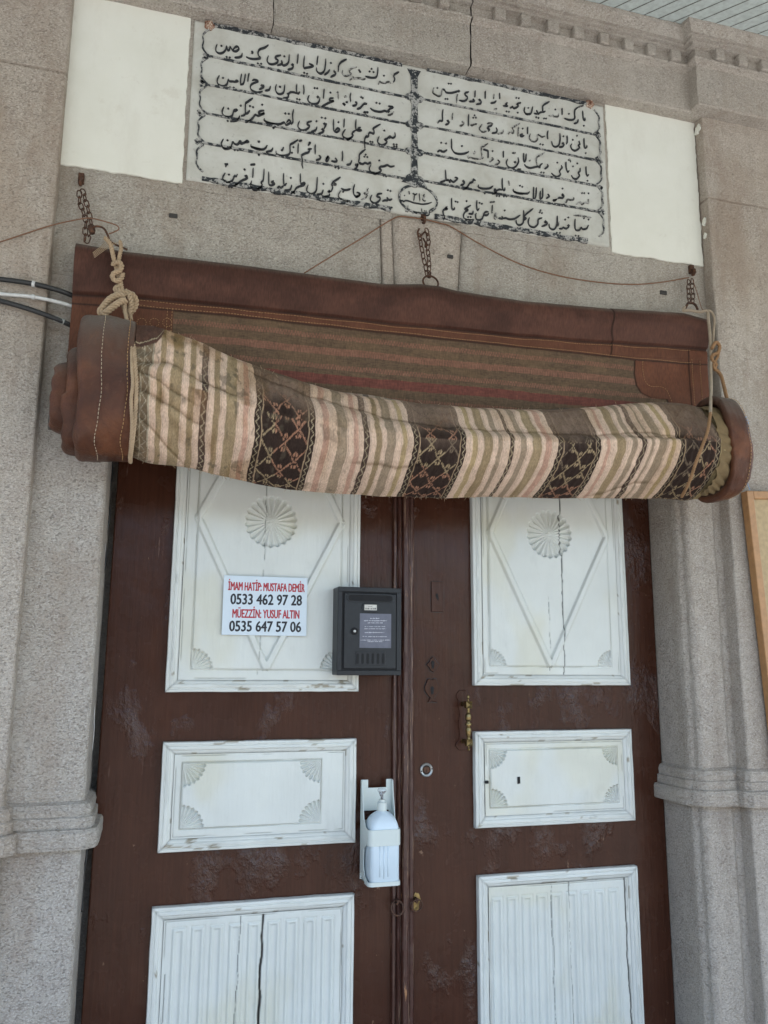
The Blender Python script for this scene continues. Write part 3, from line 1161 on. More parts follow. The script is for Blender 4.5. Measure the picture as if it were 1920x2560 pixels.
((1070, 415, 6.9125), """300,75 305,180 315,250 350,245 375,290 380,245 440,280 510,220 460,200
300,255 260,270 205,290
d 465,360 980,475
b 610,265
630,280 610,320 560,335
820,260 780,235 770,280 720,300 690,350 650,395 600,410
870,330 870,370 950,395 1060,390 1120,350
1280,215 1280,320 1290,410 1320,420 1325,380
1280,420 1230,410 1180,430 1155,400 1145,440 1180,460 1110,490
d 1185,520 1230,525 1310,530 1355,530
f 1390,260 1405,340"""),
((1260, 445, 6.9125), """155,195 165,235 240,265 340,275 410,270 435,240
165,240 240,272 340,282
d 275,135 315,155
510,160 505,350 535,350 550,290 555,170
625,230 620,358 650,350 665,300 665,180
750,280 780,320 730,355
1000,275 1030,310 1010,350 960,345 925,355
910,370 870,395 845,390 900,385
b 1012,298
d 915,465 955,470 1010,185
f 1200,340 1200,375 1150,385 1090,375 1070,430 980,485
f 1450,370 1455,440 1400,430 1340,460 1320,420 1245,460
d 1345,265 1385,265 1460,268"""),
((1070, 480, 6.9125), """330,260 300,280 290,310 335,290 260,320 265,390 280,440 270,480
b 308,295
405,110 405,220 415,300 450,300 455,270
d 475,168 510,178 665,160
735,235 670,275 630,300 690,315 640,350 610,410 630,470 710,492 790,480
775,330 765,380 700,378
d 690,435 735,435
840,150 838,250 850,320 880,290
d 890,190 930,205
1040,350 990,350 960,400 1020,405 1045,370
960,400 945,430 930,470 880,490 830,470 820,400 830,370
f 1110,230 1105,370
f 1070,180 1150,175
f 1160,370 1145,455 1170,460 1180,380 1160,370
1270,420 1290,465 1215,455
d 1325,320
1290,465 1340,455 1400,475 1480,470 1540,440 1590,405"""),
((1260, 510, 6.9125), """335,115 335,260 320,340 260,370 215,340 205,280
500,85 430,140 370,190 350,230 380,250 350,285
b 362,255
655,245 590,270 580,350 520,405 440,380 415,310 435,240
d 615,145 655,158 630,112
720,290 700,320 740,320 730,360 650,390
915,210 915,330 885,420 840,445 785,410 775,350
f 950,310 930,390
b 1112,375
1120,400 1070,430 1020,410 1000,430 950,430
d 1055,270 1110,235 910,500 965,500
1225,265 1220,370 1235,450 1300,455 1330,410 1360,440 1420,430 1455,370
f 1205,200 1340,210 1500,240
d 1380,250 1460,270 1235,550 1285,555"""),
((960, 440, 10.37), """640,400 660,480
740,450 780,480 820,490 850,460
790,500 770,640
f 910,460 920,560 930,660
f 1050,480 1010,520 1060,540 1000,600 1030,650 1080,655
d 530,510
400,670 470,640 500,670 560,645 650,660 760,700 900,725 1000,740 1130,725 1230,690
1280,840 1200,890 1165,930 1170,1000 1130,1030 1040,1020
d 1050,910 1090,915
f 970,840 975,960
f 930,960 870,950 830,980 790,940 740,980
f 620,760 600,850 550,920 640,900 600,940"""),
]
ink, faint = MB(), MB()
for (ox, oy, sc), body in LET:
    k = 10.37 / sc if sc > 8 else 1.0
    for line in body.split('\n'):
        tok = line.split()
        flag = tok[0] if tok[0] in 'dbf' else ''
        pts = [tuple(map(float, q.split(','))) for q in (tok[1:] if flag else tok)]
        pts = [xz(ox + a / sc, oy + b / sc, INK_Y) for a, b in pts]
        small = sc > 8
        if flag == 'd':
            for p in pts: lozenge(ink, p[0], p[1], 0.0021 if small else 0.0035)
        elif flag == 'b':
            for p in pts: lozenge(ink, p[0], p[1], 0.0050); 
        elif flag == 'f': ribbon(faint, pts, pen(0.0017 if small else 0.0025))
        else: ribbon(ink, pts, pen(0.0019 if small else 0.0030))
ink.build('script_lettering', M['ink'], plaque)
faint.build('worn_lettering', M['ink_faint'], plaque)


border = MB()
# ruled lines between the cartouches
for k in range(1, 5):
    zc = PZ0 + 0.030 + (PZ1 - 0.026 - PZ0 - 0.030) * k / 5
    for a, b, sd in ((PX0 + 0.045, 0.700, 3), (0.762, PX1 - 0.035, 9)):
        za, zb2 = zc + 0.002, zc - 0.002
        n = 9
        ribbon(border, [(a + (b - a) * t / n, za + (zb2 - za) * t / n + random.uniform(-0.0012, 0.0012)) for t in range(n + 1)], rough_line(0.0030, sd + k * 3.7))
# rough top and bottom bands
for z, w, sd in ((PZ1 - 0.011, 0.0062, 31), (PZ0 + 0.012, 0.0085, 47)):
    n = 24
    for a, b in ((PX0 + 0.05, 0.69), (0.775, PX1 - 0.05)) if z > 3.3 else ((PX0 + 0.05, 0.655), (0.80, PX1 - 0.09)):
        ribbon(border, [(a + (b - a) * t / n, z + random.uniform(-0.0016, 0.0016)) for t in range(n + 1)], rough_line(w * 0.85, sd))
# bracketed side edges
for x0, sg in ((PX0 + 0.030, 1), (PX1 - 0.024, -1)):
    for k in range(5):
        z0 = PZ0 + 0.030 + (PZ1 - 0.026 - PZ0 - 0.030) * k / 5; dz = (PZ1 - 0.026 - PZ0 - 0.030) / 5
        p = [(x0 + sg * 0.022, z0 + 0.004), (x0 + sg * 0.010, z0 + 0.014), (x0 + sg * 0.002, z0 + dz * 0.30), (x0 + sg * 0.004, z0 + dz * 0.5),
             (x0 + sg * 0.001, z0 + dz * 0.70), (x0 + sg * 0.010, z0 + dz - 0.014), (x0 + sg * 0.020, z0 + dz - 0.004)]
        ribbon(border, p, rough_line(0.0021, 60 + k * 5 + sg))
        if k > 0:
            for q in range(3): lozenge(border, x0 + sg * random.uniform(0.0, 0.012), z0 + random.uniform(-0.010, 0.010), random.uniform(0.004, 0.008))
# centre stem with knots
xc = 0.732
ribbon(border, [(xc - 0.001, PZ1 - 0.03), (xc + 0.001, 3.35), (xc, 3.2), (xc + 0.001, 3.105)], rough_line(0.0105, 83))
for k in range(1, 5):
    zc = PZ0 + 0.030 + (PZ1 - 0.026 - PZ0 - 0.030) * k / 5
    rr = 0.030
    pts = []
    for j in range(24):
        a = 2 * math.pi * j / 24
        q = rr * (0.62 + 0.38 * abs(math.cos(2 * a)) + random.uniform(-0.06, 0.06))
        pts.append((xc + q * math.cos(a) * 1.05, zc + q * math.sin(a) * 0.92))
    border.extrude_xz(pts, INK_Y - 0.004, INK_Y + 0.004)
    if k == 1: border.extrude_xz([(xc - 0.042, zc - 0.014), (xc + 0.042, zc - 0.020), (xc + 0.020, zc + 0.014), (xc - 0.018, zc + 0.016)], INK_Y - 0.0035, INK_Y + 0.004)
border.extrude_xz([(xc - 0.024, PZ1 - 0.020), (xc + 0.022, PZ1 - 0.022), (xc + 0.011, PZ1 - 0.045), (xc - 0.012, PZ1 - 0.045)], INK_Y - 0.003, INK_Y + 0.004)
# date medallion
ov = []
for k in range(33):
    a = 2 * math.pi * k / 32
    ov.append((0.745 + 0.063 * math.cos(a), 3.043 + 0.047 * math.sin(a)))
ribbon(border, ov, rough_line(0.0028, 97))
border.build('border_ornament', M['ink_border'], plaque)

# rusty rosette bolts at the upper corners
for px_, py_ in ((524, 58), (1478, 256)):
    X_, Z_ = xz(px_, py_, YQ - 0.012)
    m = MB()
    for j in range(4):
        rr = 0.015 - 0.0035 * j
        pts = []
        for k in range(20):
            a = 2 * math.pi * k / 20 + j
            q = rr * (1 + 0.13 * math.cos(5 * a + j))
            pts.append((X_ + q * math.cos(a), Z_ + q * math.sin(a)))
        m.extrude_xz(pts, YQ - 0.006 - 0.0035 * j, YQ + 0.004)
    bevel(m.build('bolt_head', M['rust_light'], plaque), 0.001)

# ------------------------------------------------------------------ door leaves
def rect_frame(mb, x0, x1, z0, z1, prof):
    """Mitred moulding: prof is a list of (inset, height)."""
    vs = []
    for w, h in prof:
        vs += [(x0 + w, -h, z0 + w), (x1 - w, -h, z0 + w), (x1 - w, -h, z1 - w), (x0 + w, -h, z1 - w)]
    fs = []
    for i in range(len(prof) - 1):
        for k in range(4):
            a, b = i * 4 + k, i * 4 + (k + 1) % 4
            fs.append((a, b, b + 4, a + 4))
    mb.add(vs, fs)


FRAME = [(0.0, -0.002), (0.0, 0.016), (0.0015, 0.0195), (0.0075, 0.0205), (0.009, 0.0180), (0.011, 0.0180), (0.0125, 0.0205), (0.019, 0.0220), (0.0225, 0.0200),
         (0.024, 0.0172), (0.0265, 0.0168), (0.033, 0.0115), (0.0365, 0.0055), (0.0375, 0.0045)]


def wedge_cut(D, A, r, n, span, depth, phase=0.0):
    """Fluted shell: sunk wedges that deepen to the rim."""
    t = (A / span * n + phase) % 1.0
    rim = r * (0.965 + 0.035 * np.cos((t - 0.5) * 2 * np.pi))
    prof = np.where(t < 0.62, t / 0.62, (1 - t) / 0.38)
    dd = depth * (0.25 + 0.75 * np.clip(D / r, 0, 1)) * (0.15 + 0.85 * prof)
    edge = 1 - sstep(rim - 0.0035, rim, D)
    return -dd * edge


def bar_relief(X, Z, a, b, w, h):
    ax, az = a; bx, bz = b
    L = math.hypot(bx - ax, bz - az); ux, uz = (bx - ax) / L, (bz - az) / L
    s = (X - ax) * ux + (Z - az) * uz; d = np.abs(-(X - ax) * uz + (Z - az) * ux)
    k = (1 - sstep(w * 0.55, w, d)) * sstep(-0.004, 0.0, s) * (1 - sstep(L, L + 0.004, s))
    return h * k


def crack(X, Z, pts, w, seed):
    zs = [p[1] for p in pts]; xs = [p[0] for p in pts]
    o_ = np.argsort(zs)
    xc_ = np.interp(Z, np.array(zs)[o_], np.array(xs)[o_])
    xc_ = xc_ + (fbm(Z * 25 + seed, Z * 0 + seed, 4) - 0.5) * 0.008
    ww = w * (0.5 + fbm(Z * 14 + seed * 2, Z * 0, 3))
    inz = (Z > min(zs)) & (Z < max(zs))
    return (1 - sstep(ww * 0.5, ww, np.abs(X - xc_))) * inz


def panel(parent, rect, kind, inner=None, fan=0.06, flutes=None, ftop=0.9, cracks=(), ros=None, dia=None, res=0.0023, hw=0.0175, seed=0, fans=4):
    x0, x1, z0, z1 = rect
    zlo = max(z0, 0.42)
    nx = int((x1 - x0 - 0.07) / res); nz = int((z1 - zlo - 0.035) / res)
    X = np.linspace(x0 + 0.034, x1 - 0.034, nx)[:, None] + np.zeros((1, nz))
    Z = np.linspace(zlo + (0.034 if zlo == z0 else 0), z1 - 0.034, nz)[None, :] + np.zeros((nx, 1))
    H = (fbm(X * 9 + seed, Z * 4, 3) - 0.5) * 0.0022
    H += (fbm(X * 60 + seed, Z * 9, 2) - 0.5) * 0.0006
    if inner:
        ix0, ix1, iz0, iz1 = inner
        e = np.minimum(np.minimum(X - ix0, ix1 - X), np.minimum(Z - iz0, iz1 - Z))
        H += 0.0048 * sstep(-0.001, 0.0025, e)
        H -= 0.0030 * np.exp(-((e + 0.0025) / 0.0016) ** 2)
        cs = [(ix0, iz0, 1, 1), (ix1, iz0, -1, 1), (ix0, iz1, 1, -1), (ix1, iz1, -1, -1)][:fans]
        for cx, cz, sx, sz in cs:
            dx, dz = (X - cx) * sx, (Z - cz) * sz
            D = np.hypot(dx, dz); A = np.arctan2(dz, dx)
            ok = (dx > 0.002) & (dz > 0.002)
            H += np.where(ok, wedge_cut(D, A, fan, 7, math.pi / 2, 0.0120), 0)
    if dia:
        l, r_, b, t_ = dia
        keep = np.ones_like(H)
        if ros: keep = sstep(ros[2], ros[2] + 0.003, np.hypot(X - ros[0], Z - ros[1]))
        bars = np.zeros_like(H)
        for a_, b_ in ((l, b), (b, r_), (r_, t_), (t_, l)):
            bars = np.maximum(bars, bar_relief(X, Z, a_, b_, 0.0125, 0.0080))
        H += bars * keep
    if ros:
        D = np.hypot(X - ros[0], Z - ros[1]); A = np.arctan2(Z - ros[1], X - ros[0]) + math.pi
        H += wedge_cut(D, A, ros[2], 22, 2 * math.pi, 0.0145)
    if flutes:
        for fx in flutes:
            dx = np.abs(X - fx); top = ftop - Z
            e = np.minimum(hw - dx, top)
            H -= 0.0020 * np.exp(-((e + 0.001) / 0.0016) ** 2)
            inn = np.minimum(hw * 0.58 - dx, top - 0.008)
            H += 0.0022 * sstep(0, 0.003, e) - 0.0046 * sstep(0, 0.003, inn) * (0.45 + 0.55 * (1 - np.clip(dx / (hw * 0.58), 0, 1) ** 2))
    C = np.ones(X.shape + (3,))
    dirt = fbm(X * 12 + seed, Z * 12, 4)
    C *= (0.965 + 0.07 * dirt)[..., None]
    # crevice shade painted along the moulding joint, in broken lengths
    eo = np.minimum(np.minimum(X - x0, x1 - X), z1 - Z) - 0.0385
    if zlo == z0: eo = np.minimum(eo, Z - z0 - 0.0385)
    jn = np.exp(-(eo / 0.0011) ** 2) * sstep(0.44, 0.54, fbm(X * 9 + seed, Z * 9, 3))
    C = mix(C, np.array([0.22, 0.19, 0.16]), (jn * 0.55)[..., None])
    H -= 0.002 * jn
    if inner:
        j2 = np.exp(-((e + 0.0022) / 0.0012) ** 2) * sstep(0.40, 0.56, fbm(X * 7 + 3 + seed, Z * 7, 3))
        C = mix(C, np.array([0.42, 0.38, 0.32]), (j2 * 0.7)[..., None])  # groove shade painted round the inner field
    yel_ = sstep(0.52, 0.72, fbm(X * 5 + seed * 3, Z * 3, 4))
    C = C * mix(np.array([1.0, 1.0, 1.0]), np.array([0.97, 0.94, 0.86]), yel_[..., None])
    for pts, w, dark in cracks:
        k = crack(X, Z, pts, w, seed + pts[0][0] * 31)
        H -= 0.003 * k
        C = mix(C, np.array([0.03, 0.028, 0.027]), (k * dark)[..., None])
    P = np.stack([X, -0.0140 - H * 1.15, Z], -1)
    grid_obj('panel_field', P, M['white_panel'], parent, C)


def moulding(leaf, rect, seed):
    """Mitred frame of four lengths, waved and chipped a little like old joinery."""
    x0, x1, z0, z1 = rect
    c = [(x0, z0), (x1, z0), (x1, z1), (x0, z1)]
    pr = np.array(FRAME)
    W = []; CC = []
    for k in range(4):
        a, b = np.array(c[k]), np.array(c[(k + 1) % 4]); L = np.linalg.norm(b - a); d = (b - a) / L; nn = np.array([-d[1], d[0]])
        n = int(L / 0.008)
        t = np.linspace(0, 1, n)
        for i, tt_ in enumerate(t):
            w = pr[:, 0]; lo = w; hi = L - w
            s_ = lo + (hi - lo) * tt_
            px_ = a[0] + d[0] * s_ + nn[0] * w; pz_ = a[1] + d[1] * s_ + nn[1] * w
            W.append(np.stack([px_ + (fbm(pz_ * 18 + k + seed, w * 90, 2) - 0.5) * 0.0016, -pr[:, 1] + (fbm(s_ * 20 + k * 3 + seed, w * 160, 3) - 0.5) * 0.0022, pz_ + (fbm(px_ * 18 + k + seed, w * 90, 2) - 0.5) * 0.0016], -1))
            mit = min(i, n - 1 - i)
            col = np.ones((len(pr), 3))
            if mit == 0: col *= 0.72  # crevice shade painted at the mitres
            ch = fbm(s_ * 16 + k * 7 + seed * 1.7, w * 120, 4)
            col = np.where((ch > (0.735 if k in (0, 2) else 0.79))[:, None], np.array([0.50, 0.44, 0.36]), col)
            CC.append(col)
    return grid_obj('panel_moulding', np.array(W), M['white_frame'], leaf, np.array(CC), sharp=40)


def door_panel(leaf, rect, **kw):
    p = moulding(leaf, rect, kw.get('seed', 0))
    panel(p, rect, '', **kw)


def leaf_body(leaf, x0, x1):
    b = MB(); b.box(x0, x1, 0.0, 0.055, 0.125, 2.63)
    bevel(b.build('leaf_frame', M['brown'], leaf), 0.004)


left = thing('door_leaf', 'left brown door leaf with white panels behind the mailbox and phone sign', 'door', (-0.125, 0, 0.125), 'leaves of the double door')
right = thing('door_leaf', 'right brown door leaf with white panels, keyholes and a brass pull handle', 'door', (1.652, 0, 0.125), 'leaves of the double door')
leaf_body(left, -0.113, 0.7555)
leaf_body(right, 0.7585, 1.652)
door_panel(left, (0.053, 0.613, 1.514, 2.58), inner=(0.122, 0.553, 1.578, 2.50), fan=0.060, ros=(0.336, 2.014, 0.079),
           dia=((0.122, 2.014), (0.553, 2.02), (0.334, 1.580), (0.334, 2.46)), fans=2, seed=1,
           cracks=[([(0.318, 1.90), (0.322, 2.55)], 0.0014, 0.6), ([(0.312, 1.56), (0.318, 1.90)], 0.0010, 0.35)])
door_panel(left, (0.055, 0.609, 1.087, 1.378), inner=(0.112, 0.503, 1.147, 1.320), fan=0.064, seed=5, res=0.0016)
FL = [0.123, 0.173, 0.223, 0.274, 0.325, 0.379, 0.430, 0.480, 0.532]
door_panel(left, (0.049, 0.608, 0.15, 0.948), flutes=FL, ftop=0.892, seed=9, res=0.0021,
           cracks=[([(0.340, 0.40), (0.349, 0.91)], 0.0050, 1.0), ([(0.566, 0.40), (0.578, 0.70), (0.574, 0.90)], 0.0026, 0.9),
                   ([(0.270, 0.40), (0.288, 0.91)], 0.0011, 0.7), ([(0.085, 0.40), (0.092, 0.78)], 0.0014, 0.6)])
door_panel(right, (0.984, 1.537, 1.531, 2.58), inner=(1.040, 1.470, 1.591, 2.50), fan=0.054, ros=(1.257, 2.021, 0.081),
           dia=((1.044, 2.016), (1.468, 2.02), (1.247, 1.593), (1.247, 2.46)), fans=2, seed=13,
           cracks=[([(1.296, 1.55), (1.300, 2.55)], 0.0020, 0.85), ([(1.246, 1.55), (1.249, 1.82)], 0.0011, 0.5)])
door_panel(right, (0.983, 1.532, 1.108, 1.392), inner=(1.034, 1.475, 1.167, 1.335), fan=0.056, seed=17, res=0.0016)
FR = [1.050, 1.099, 1.148, 1.197, 1.246, 1.297, 1.346, 1.395, 1.443]
door_panel(right, (0.989, 1.530, 0.15, 0.972), flutes=FR, ftop=0.908, seed=23, res=0.0021,
           cracks=[([(1.492, 0.40), (1.484, 0.72), (1.487, 0.95)], 0.0028, 0.95), ([(1.293, 0.40), (1.288, 0.94)], 0.0013, 0.75), ([(1.232, 0.40), (1.230, 0.94)], 0.0010, 0.55)])
# astragal covering the joint
pr = [(0.722, -0.002), (0.722, 0.010), (0.724, 0.013), (0.730, 0.013), (0.732, 0.006), (0.735, 0.006), (0.737, 0.016), (0.7405, 0.019), (0.7445, 0.016), (0.746, 0.009),
      (0.749, 0.009), (0.751, 0.021), (0.754, 0.024), (0.765, 0.024), (0.769, 0.020), (0.771, 0.012), (0.775, 0.011), (0.777, 0.013), (0.786, 0.011), (0.790, 0.006), (0.791, -0.002)]
zs = np.linspace(0.13, 2.62, 420)
PX = np.array([p[0] for p in pr])[:, None] + (fbm(np.array([p[0] for p in pr])[:, None] * 300, zs[None, :] * 22, 3) - 0.5) * 0.0016
PYv = -np.array([p[1] for p in pr])[:, None] + (fbm(np.array([p[0] for p in pr])[:, None] * 200 + 9, zs[None, :] * 30, 3) - 0.5) * 0.0026
grid_obj('astragal', np.stack([PX, PYv, zs[None, :] + np.zeros_like(PX)], -1), M['brown_worn'], right, sharp=40)

def outline(parent, pts, w, y):
    """Dark strip round a fitting, painted as edge shade."""
    cx_ = sum(p[0] for p in pts) / len(pts); cz_ = sum(p[1] for p in pts) / len(pts)
    n = len(pts); vs = []
    for px_, pz_ in pts:
        d = Vector((px_ - cx_, pz_ - cz_)); L_ = d.length
        ww = w * random.uniform(0.5, 1.3)
        q_ = d * ((L_ + ww) / L_)
        vs += [(px_, y, pz_), (cx_ + q_.x, y, cz_ + q_.y)]
    m = MB(); m.add(vs, [(2 * i, 2 * i + 1, (2 * i + 3) % (2 * n), (2 * i + 2) % (2 * n)) for i in range(n)])
    m.build('painted_edge_shade', M['edge_shade'], parent)


# painted-over lock furniture on the right leaf
def z7(zx, zy, Y=0.0): return xz(1040 + zx / 4.424, 1420 + zy / 4.424, Y)


x0, z1 = z7(165, 150); x1, z0 = z7(305, 487)
b = MB(); b.box(x0, x1, -0.0040, 0.001, z0, z1)
k = bevel(b.build('lock_plate', M['brown'], right), 0.0016)
outline(k, [(x0 + (x1 - x0) * t_, z0) for t_ in (0, .3, .6)] + [(x1, z0 + (z1 - z0) * t_) for t_ in (0, .2, .4, .6, .8)] + [(x1 + (x0 - x1) * t_, z1) for t_ in (0, .3, .6)] + [(x0, z1 + (z0 - z1) * t_) for t_ in (0, .2, .4, .6, .8)], 0.0022, -0.0012)
kx, kz = z7(228, 322)
b = MB(); b.extrude_xz([(kx - 0.005, kz + 0.010), (kx + 0.002, kz + 0.011), (kx + 0.006, kz - 0.004), (kx + 0.003, kz - 0.011), (kx - 0.004, kz)], -0.0046, 0.001)
b.build('keyhole', M['black'], k)


def keyhole(cx, cz, h, parent, y):
    pts = []
    for j in range(13):
        a = math.pi * (-0.15 + 1.3 * j / 12)
        pts.append((cx + 0.0058 * math.cos(a), cz + h * 0.45 + 0.0058 * math.sin(a)))
    pts += [(cx - 0.0038, cz - h * 0.3), (cx - 0.003, cz - h), (cx + 0.004, cz - h), (cx + 0.0045, cz - h * 0.3)]
    m = MB(); m.extrude_xz(pts, y, 0.001)
    m.build('keyhole', M['black'], parent)


cx, cz = z7(182, 1066)
b = MB()
dl = [(0.0, 0.024), (0.008, 0.016), (0.013, 0.007), (0.021, 0.002), (0.015, -0.006), (0.008, -0.016), (0.002, -0.024), (-0.007, -0.019), (-0.012, -0.010), (-0.021, -0.001), (-0.012, 0.008), (-0.007, 0.018)]
b.extrude_xz([(cx + u_, cz + v_) for u_, v_ in dl], -0.0055, 0.001)
e = bevel(b.build('diamond_escutcheon', M['brown'], right), 0.0018)
outline(e, [(cx + u_, cz + v_) for u_, v_ in dl], 0.0028, -0.0012)
keyhole(cx - 0.001, cz, 0.012, e, -0.0062)
cx, cz = z7(172, 1350)
b = MB()
sh = [(0.0, 0.031), (0.008, 0.035), (0.016, 0.032), (0.018, 0.022), (0.024, 0.012), (0.021, -0.006), (0.012, -0.016), (0.008, -0.024), (0.017, -0.037), (0.0, -0.034), (-0.014, -0.037), (-0.006, -0.024),
      (-0.014, -0.014), (-0.022, -0.004), (-0.024, 0.010), (-0.018, 0.022), (-0.016, 0.031), (-0.008, 0.035)]
b.extrude_xz([(cx + u_, cz + v_) for u_, v_ in sh], -0.0058, 0.001)
e = bevel(b.build('shield_escutcheon', M['brown'], right), 0.0018)
outline(e, [(cx + u_, cz + v_) for u_, v_ in sh], 0.0028, -0.0012)
keyhole(cx, cz, 0.012, e, -0.0064)

# cylinder lock ring
cx, cz = xz(1066.5, 1925, -0.004)
b = MB(); b.lathe([(0.0125, -0.003), (0.0135, 0.004), (0.018, 0.006), (0.020, 0.0045), (0.0205, 0.0)], (cx, 0, cz), 'y', 32)
ring = b.build('lock_ring', M['steel'], right, smooth=False)
b = MB(); b.lathe([(0.0105, 0.0), (0.0105, 0.0035), (0.009, 0.0042)], (cx, 0, cz), 'y', 24)
b.build('lock_cylinder', M['rust'], ring)
b = MB()
for s_ in (-1, 1): b.lathe([(0.0022, 0.004), (0.0022, 0.0066)], (cx + s_ * 0.0165, 0, cz + s_ * 0.003), 'y', 10)
b.box(cx - 0.0008, cx + 0.0008, -0.0048, -0.003, cz - 0.006, cz + 0.001)
b.build('screw_head', M['black'], ring)

# brass pull handle
hx = 0.951; hz0, hz1 = 1.338, 1.506
handle = MB()
YH = -0.048
prof = [(0.0008, 0), (0.0035, 0.003), (0.0040, 0.006), (0.0022, 0.009), (0.0022, 0.013)]
zz = hz1 - hz0
sp = [(0.0010, 0.0), (0.0038, 0.003), (0.0042, 0.007), (0.0022, 0.010), (0.0022, 0.016), (0.0075, 0.0165), (0.0075, 0.034), (0.0050, 0.0345), (0.0045, 0.040), (0.0075, 0.050), (0.0092, 0.060), (0.0080, 0.068),
      (0.0050, 0.073), (0.0050, 0.075), (0.0100, 0.076), (0.0105, 0.079), (0.0100, 0.082), (0.0060, 0.083), (0.0055, 0.087), (0.0085, 0.093), (0.0095, 0.100), (0.0080, 0.108), (0.0045, 0.114), (0.0045, 0.128), (0.0075, 0.1285),
      (0.0075, 0.146), (0.0022, 0.1465), (0.0022, 0.154), (0.0042, 0.158), (0.0038, 0.163), (0.0010, 0.166)]
handle.lathe(sp, (hx, YH, hz0), 'z', 16)
for zc in (hz0 + 0.025, hz0 + 0.137):
    handle.box(hx - 0.0095, hx + 0.0095, YH - 0.0095, YH + 0.0095, zc - 0.0100, zc + 0.0100)
    handle.add([(hx - 0.0095, YH - 0.0096, zc - 0.0100), (hx + 0.0095, YH - 0.0096, zc - 0.0100), (hx + 0.0095, YH - 0.0096, zc + 0.0100), (hx - 0.0095, YH - 0.0096, zc + 0.0100), (hx, YH - 0.017, zc)],
               [(0, 1, 4), (1, 2, 4), (2, 3, 4), (3, 0, 4)])
    handle.tube([(hx, YH + 0.008, zc), (hx, -0.012, zc), (hx, 0.001, zc)], [0.006, 0.006, 0.009], 12)
hnd = handle.build('pull_handle', M['brass'], right)
b = MB()
bp = []
for j in range(40):
    t = j / 39; z = hz0 - 0.002 + (zz + 0.012) * t
    w = 0.013 + 0.010 * (abs(t - 0.5) > 0.33) * math.sin(min(1, (0.5 - abs(t - 0.5)) / 0.17) * math.pi) + 0.002 * math.sin(t * 18)
    bp.append((w, z))
b.extrude_xz([(hx - w, z) for w, z in bp] + [(hx + w, z) for w, z in bp[::-1]], -0.0035, 0.001)
bevel(b.build('handle_backplate', M['brown'], hnd), 0.0015)

# ring pulls where the leaves meet
def ring_pull(leaf, px_, py_, r, tilt, name, y0):
    cx, cz = xz(px_, py_, y0)
    m = MB()
    pts = [(cx + r * math.cos(a), y0 + 0.006 * math.sin(a) * tilt, cz + r * math.sin(a) * 1.05) for a in np.linspace(0, 2 * math.pi, 33)[:-1]]
    m.tube(pts, 0.0026, 8, closed=True)
    m.tube([(cx + 0.001, y0 + 0.03, cz + r), (cx + 0.001, y0 - 0.006, cz + r + 0.002), (cx - 0.002, y0 - 0.007, cz + r - 0.006), (cx - 0.002, y0 + 0.03, cz + r - 0.006)], 0.0032, 8)
    return m.build(name, M['rust'], leaf, smooth=True)


ring_pull(left, 993, 2270, 0.0180, 1.0, 'ring_pull', -0.028)
rp_ = ring_pull(right, 1042, 2264, 0.0165, -1.0, 'ring_pull', -0.020)
cx, cz = xz(1041, 2262, -0.004)
b = MB(); b.extrude_xz([(cx - 0.013, cz - 0.017), (cx + 0.006, cz - 0.018), (cx + 0.010, cz + 0.004), (cx + 0.014, cz + 0.014), (cx + 0.008, cz + 0.031), (cx - 0.004, cz + 0.034), (cx - 0.008, cz + 0.024), (cx - 0.004, cz + 0.010), (cx - 0.012, cz)], -0.003, 0.001)
bevel(b.build('ring_plate', M['brass'], rp_), 0.001)

# small knocked-out marks in the right middle panel
for nm, (px_, py_), (w, h) in (('latch_slot', (1292, 1949), (0.0042, 0.0105)), ('bolt_hole', (1213.5, 1954), (0.0042, 0.0042))):
    cx, cz = xz(px_, py_, -0.006)
    b = MB(); b.extrude_xz([(cx - w, cz - h), (cx + w, cz - h * 0.9), (cx + w * 0.9, cz + h), (cx - w, cz + h * 0.9)], -0.0222, -0.002)
    b.build(nm, M['black'], right)

# ------------------------------------------------------------------ text helper
def text_mesh(name, body, x0, x1, zb, h, y, mat, parent, bold=0.0, depth=0.0006, skew=0.0, heavy=0.0):
    cu = bpy.data.curves.new(name, 'FONT')
    cu.body = body; cu.size = 1.0; cu.offset = bold; cu.extrude = 0.0; cu.resolution_u = 3
    tmp = bpy.data.objects.new(name, cu); COL.objects.link(tmp)
    dg = bpy.context.evaluated_depsgraph_get(); dg.update()
    me = bpy.data.meshes.new_from_object(tmp.evaluated_get(dg))
    COL.objects.unlink(tmp); bpy.data.objects.remove(tmp); bpy.data.curves.remove(cu)
    co = np.zeros(len(me.vertices) * 3); me.vertices.foreach_get('co', co); co = co.reshape(-1, 3)
    a, b_ = co[:, 0].min(), co[:, 0].max()
    s = (x1 - x0) / (b_ - a)
    X = x0 + (co[:, 0] - a) * s; Z = zb + co[:, 1] * h * 1.14 / 0.72 + (X - x0) * skew
    me.vertices.foreach_set('co', np.stack([X, np.full_like(X, y), Z], 1).reshape(-1))
    me.materials.clear(); me.materials.append(mat)
    bm = bmesh.new(); bm.from_mesh(me)
    if heavy:
        g0 = list(bm.verts) + list(bm.edges) + list(bm.faces)
        for k_, (dx_, dz_) in enumerate(((heavy, 0), (-heavy, 0), (heavy * 0.5, heavy * 0.8), (-heavy * 0.5, -heavy * 0.8))):
            d_ = bmesh.ops.duplicate(bm, geom=g0)
            bmesh.ops.translate(bm, vec=(dx_, -0.00004 * (k_ + 1), dz_), verts=[v for v in d_['geom'] if isinstance(v, bmesh.types.BMVert)])
    r_ = bmesh.ops.extrude_face_region(bm, geom=bm.faces[:])
    bmesh.ops.translate(bm, vec=(0, depth, 0), verts=[v for v in r_['geom'] if isinstance(v, bmesh.types.BMVert)])
    bmesh.ops.recalc_face_normals(bm, faces=bm.faces)
    bm.to_mesh(me); bm.free()
    return link(bpy.data.objects.new(name, me), parent)


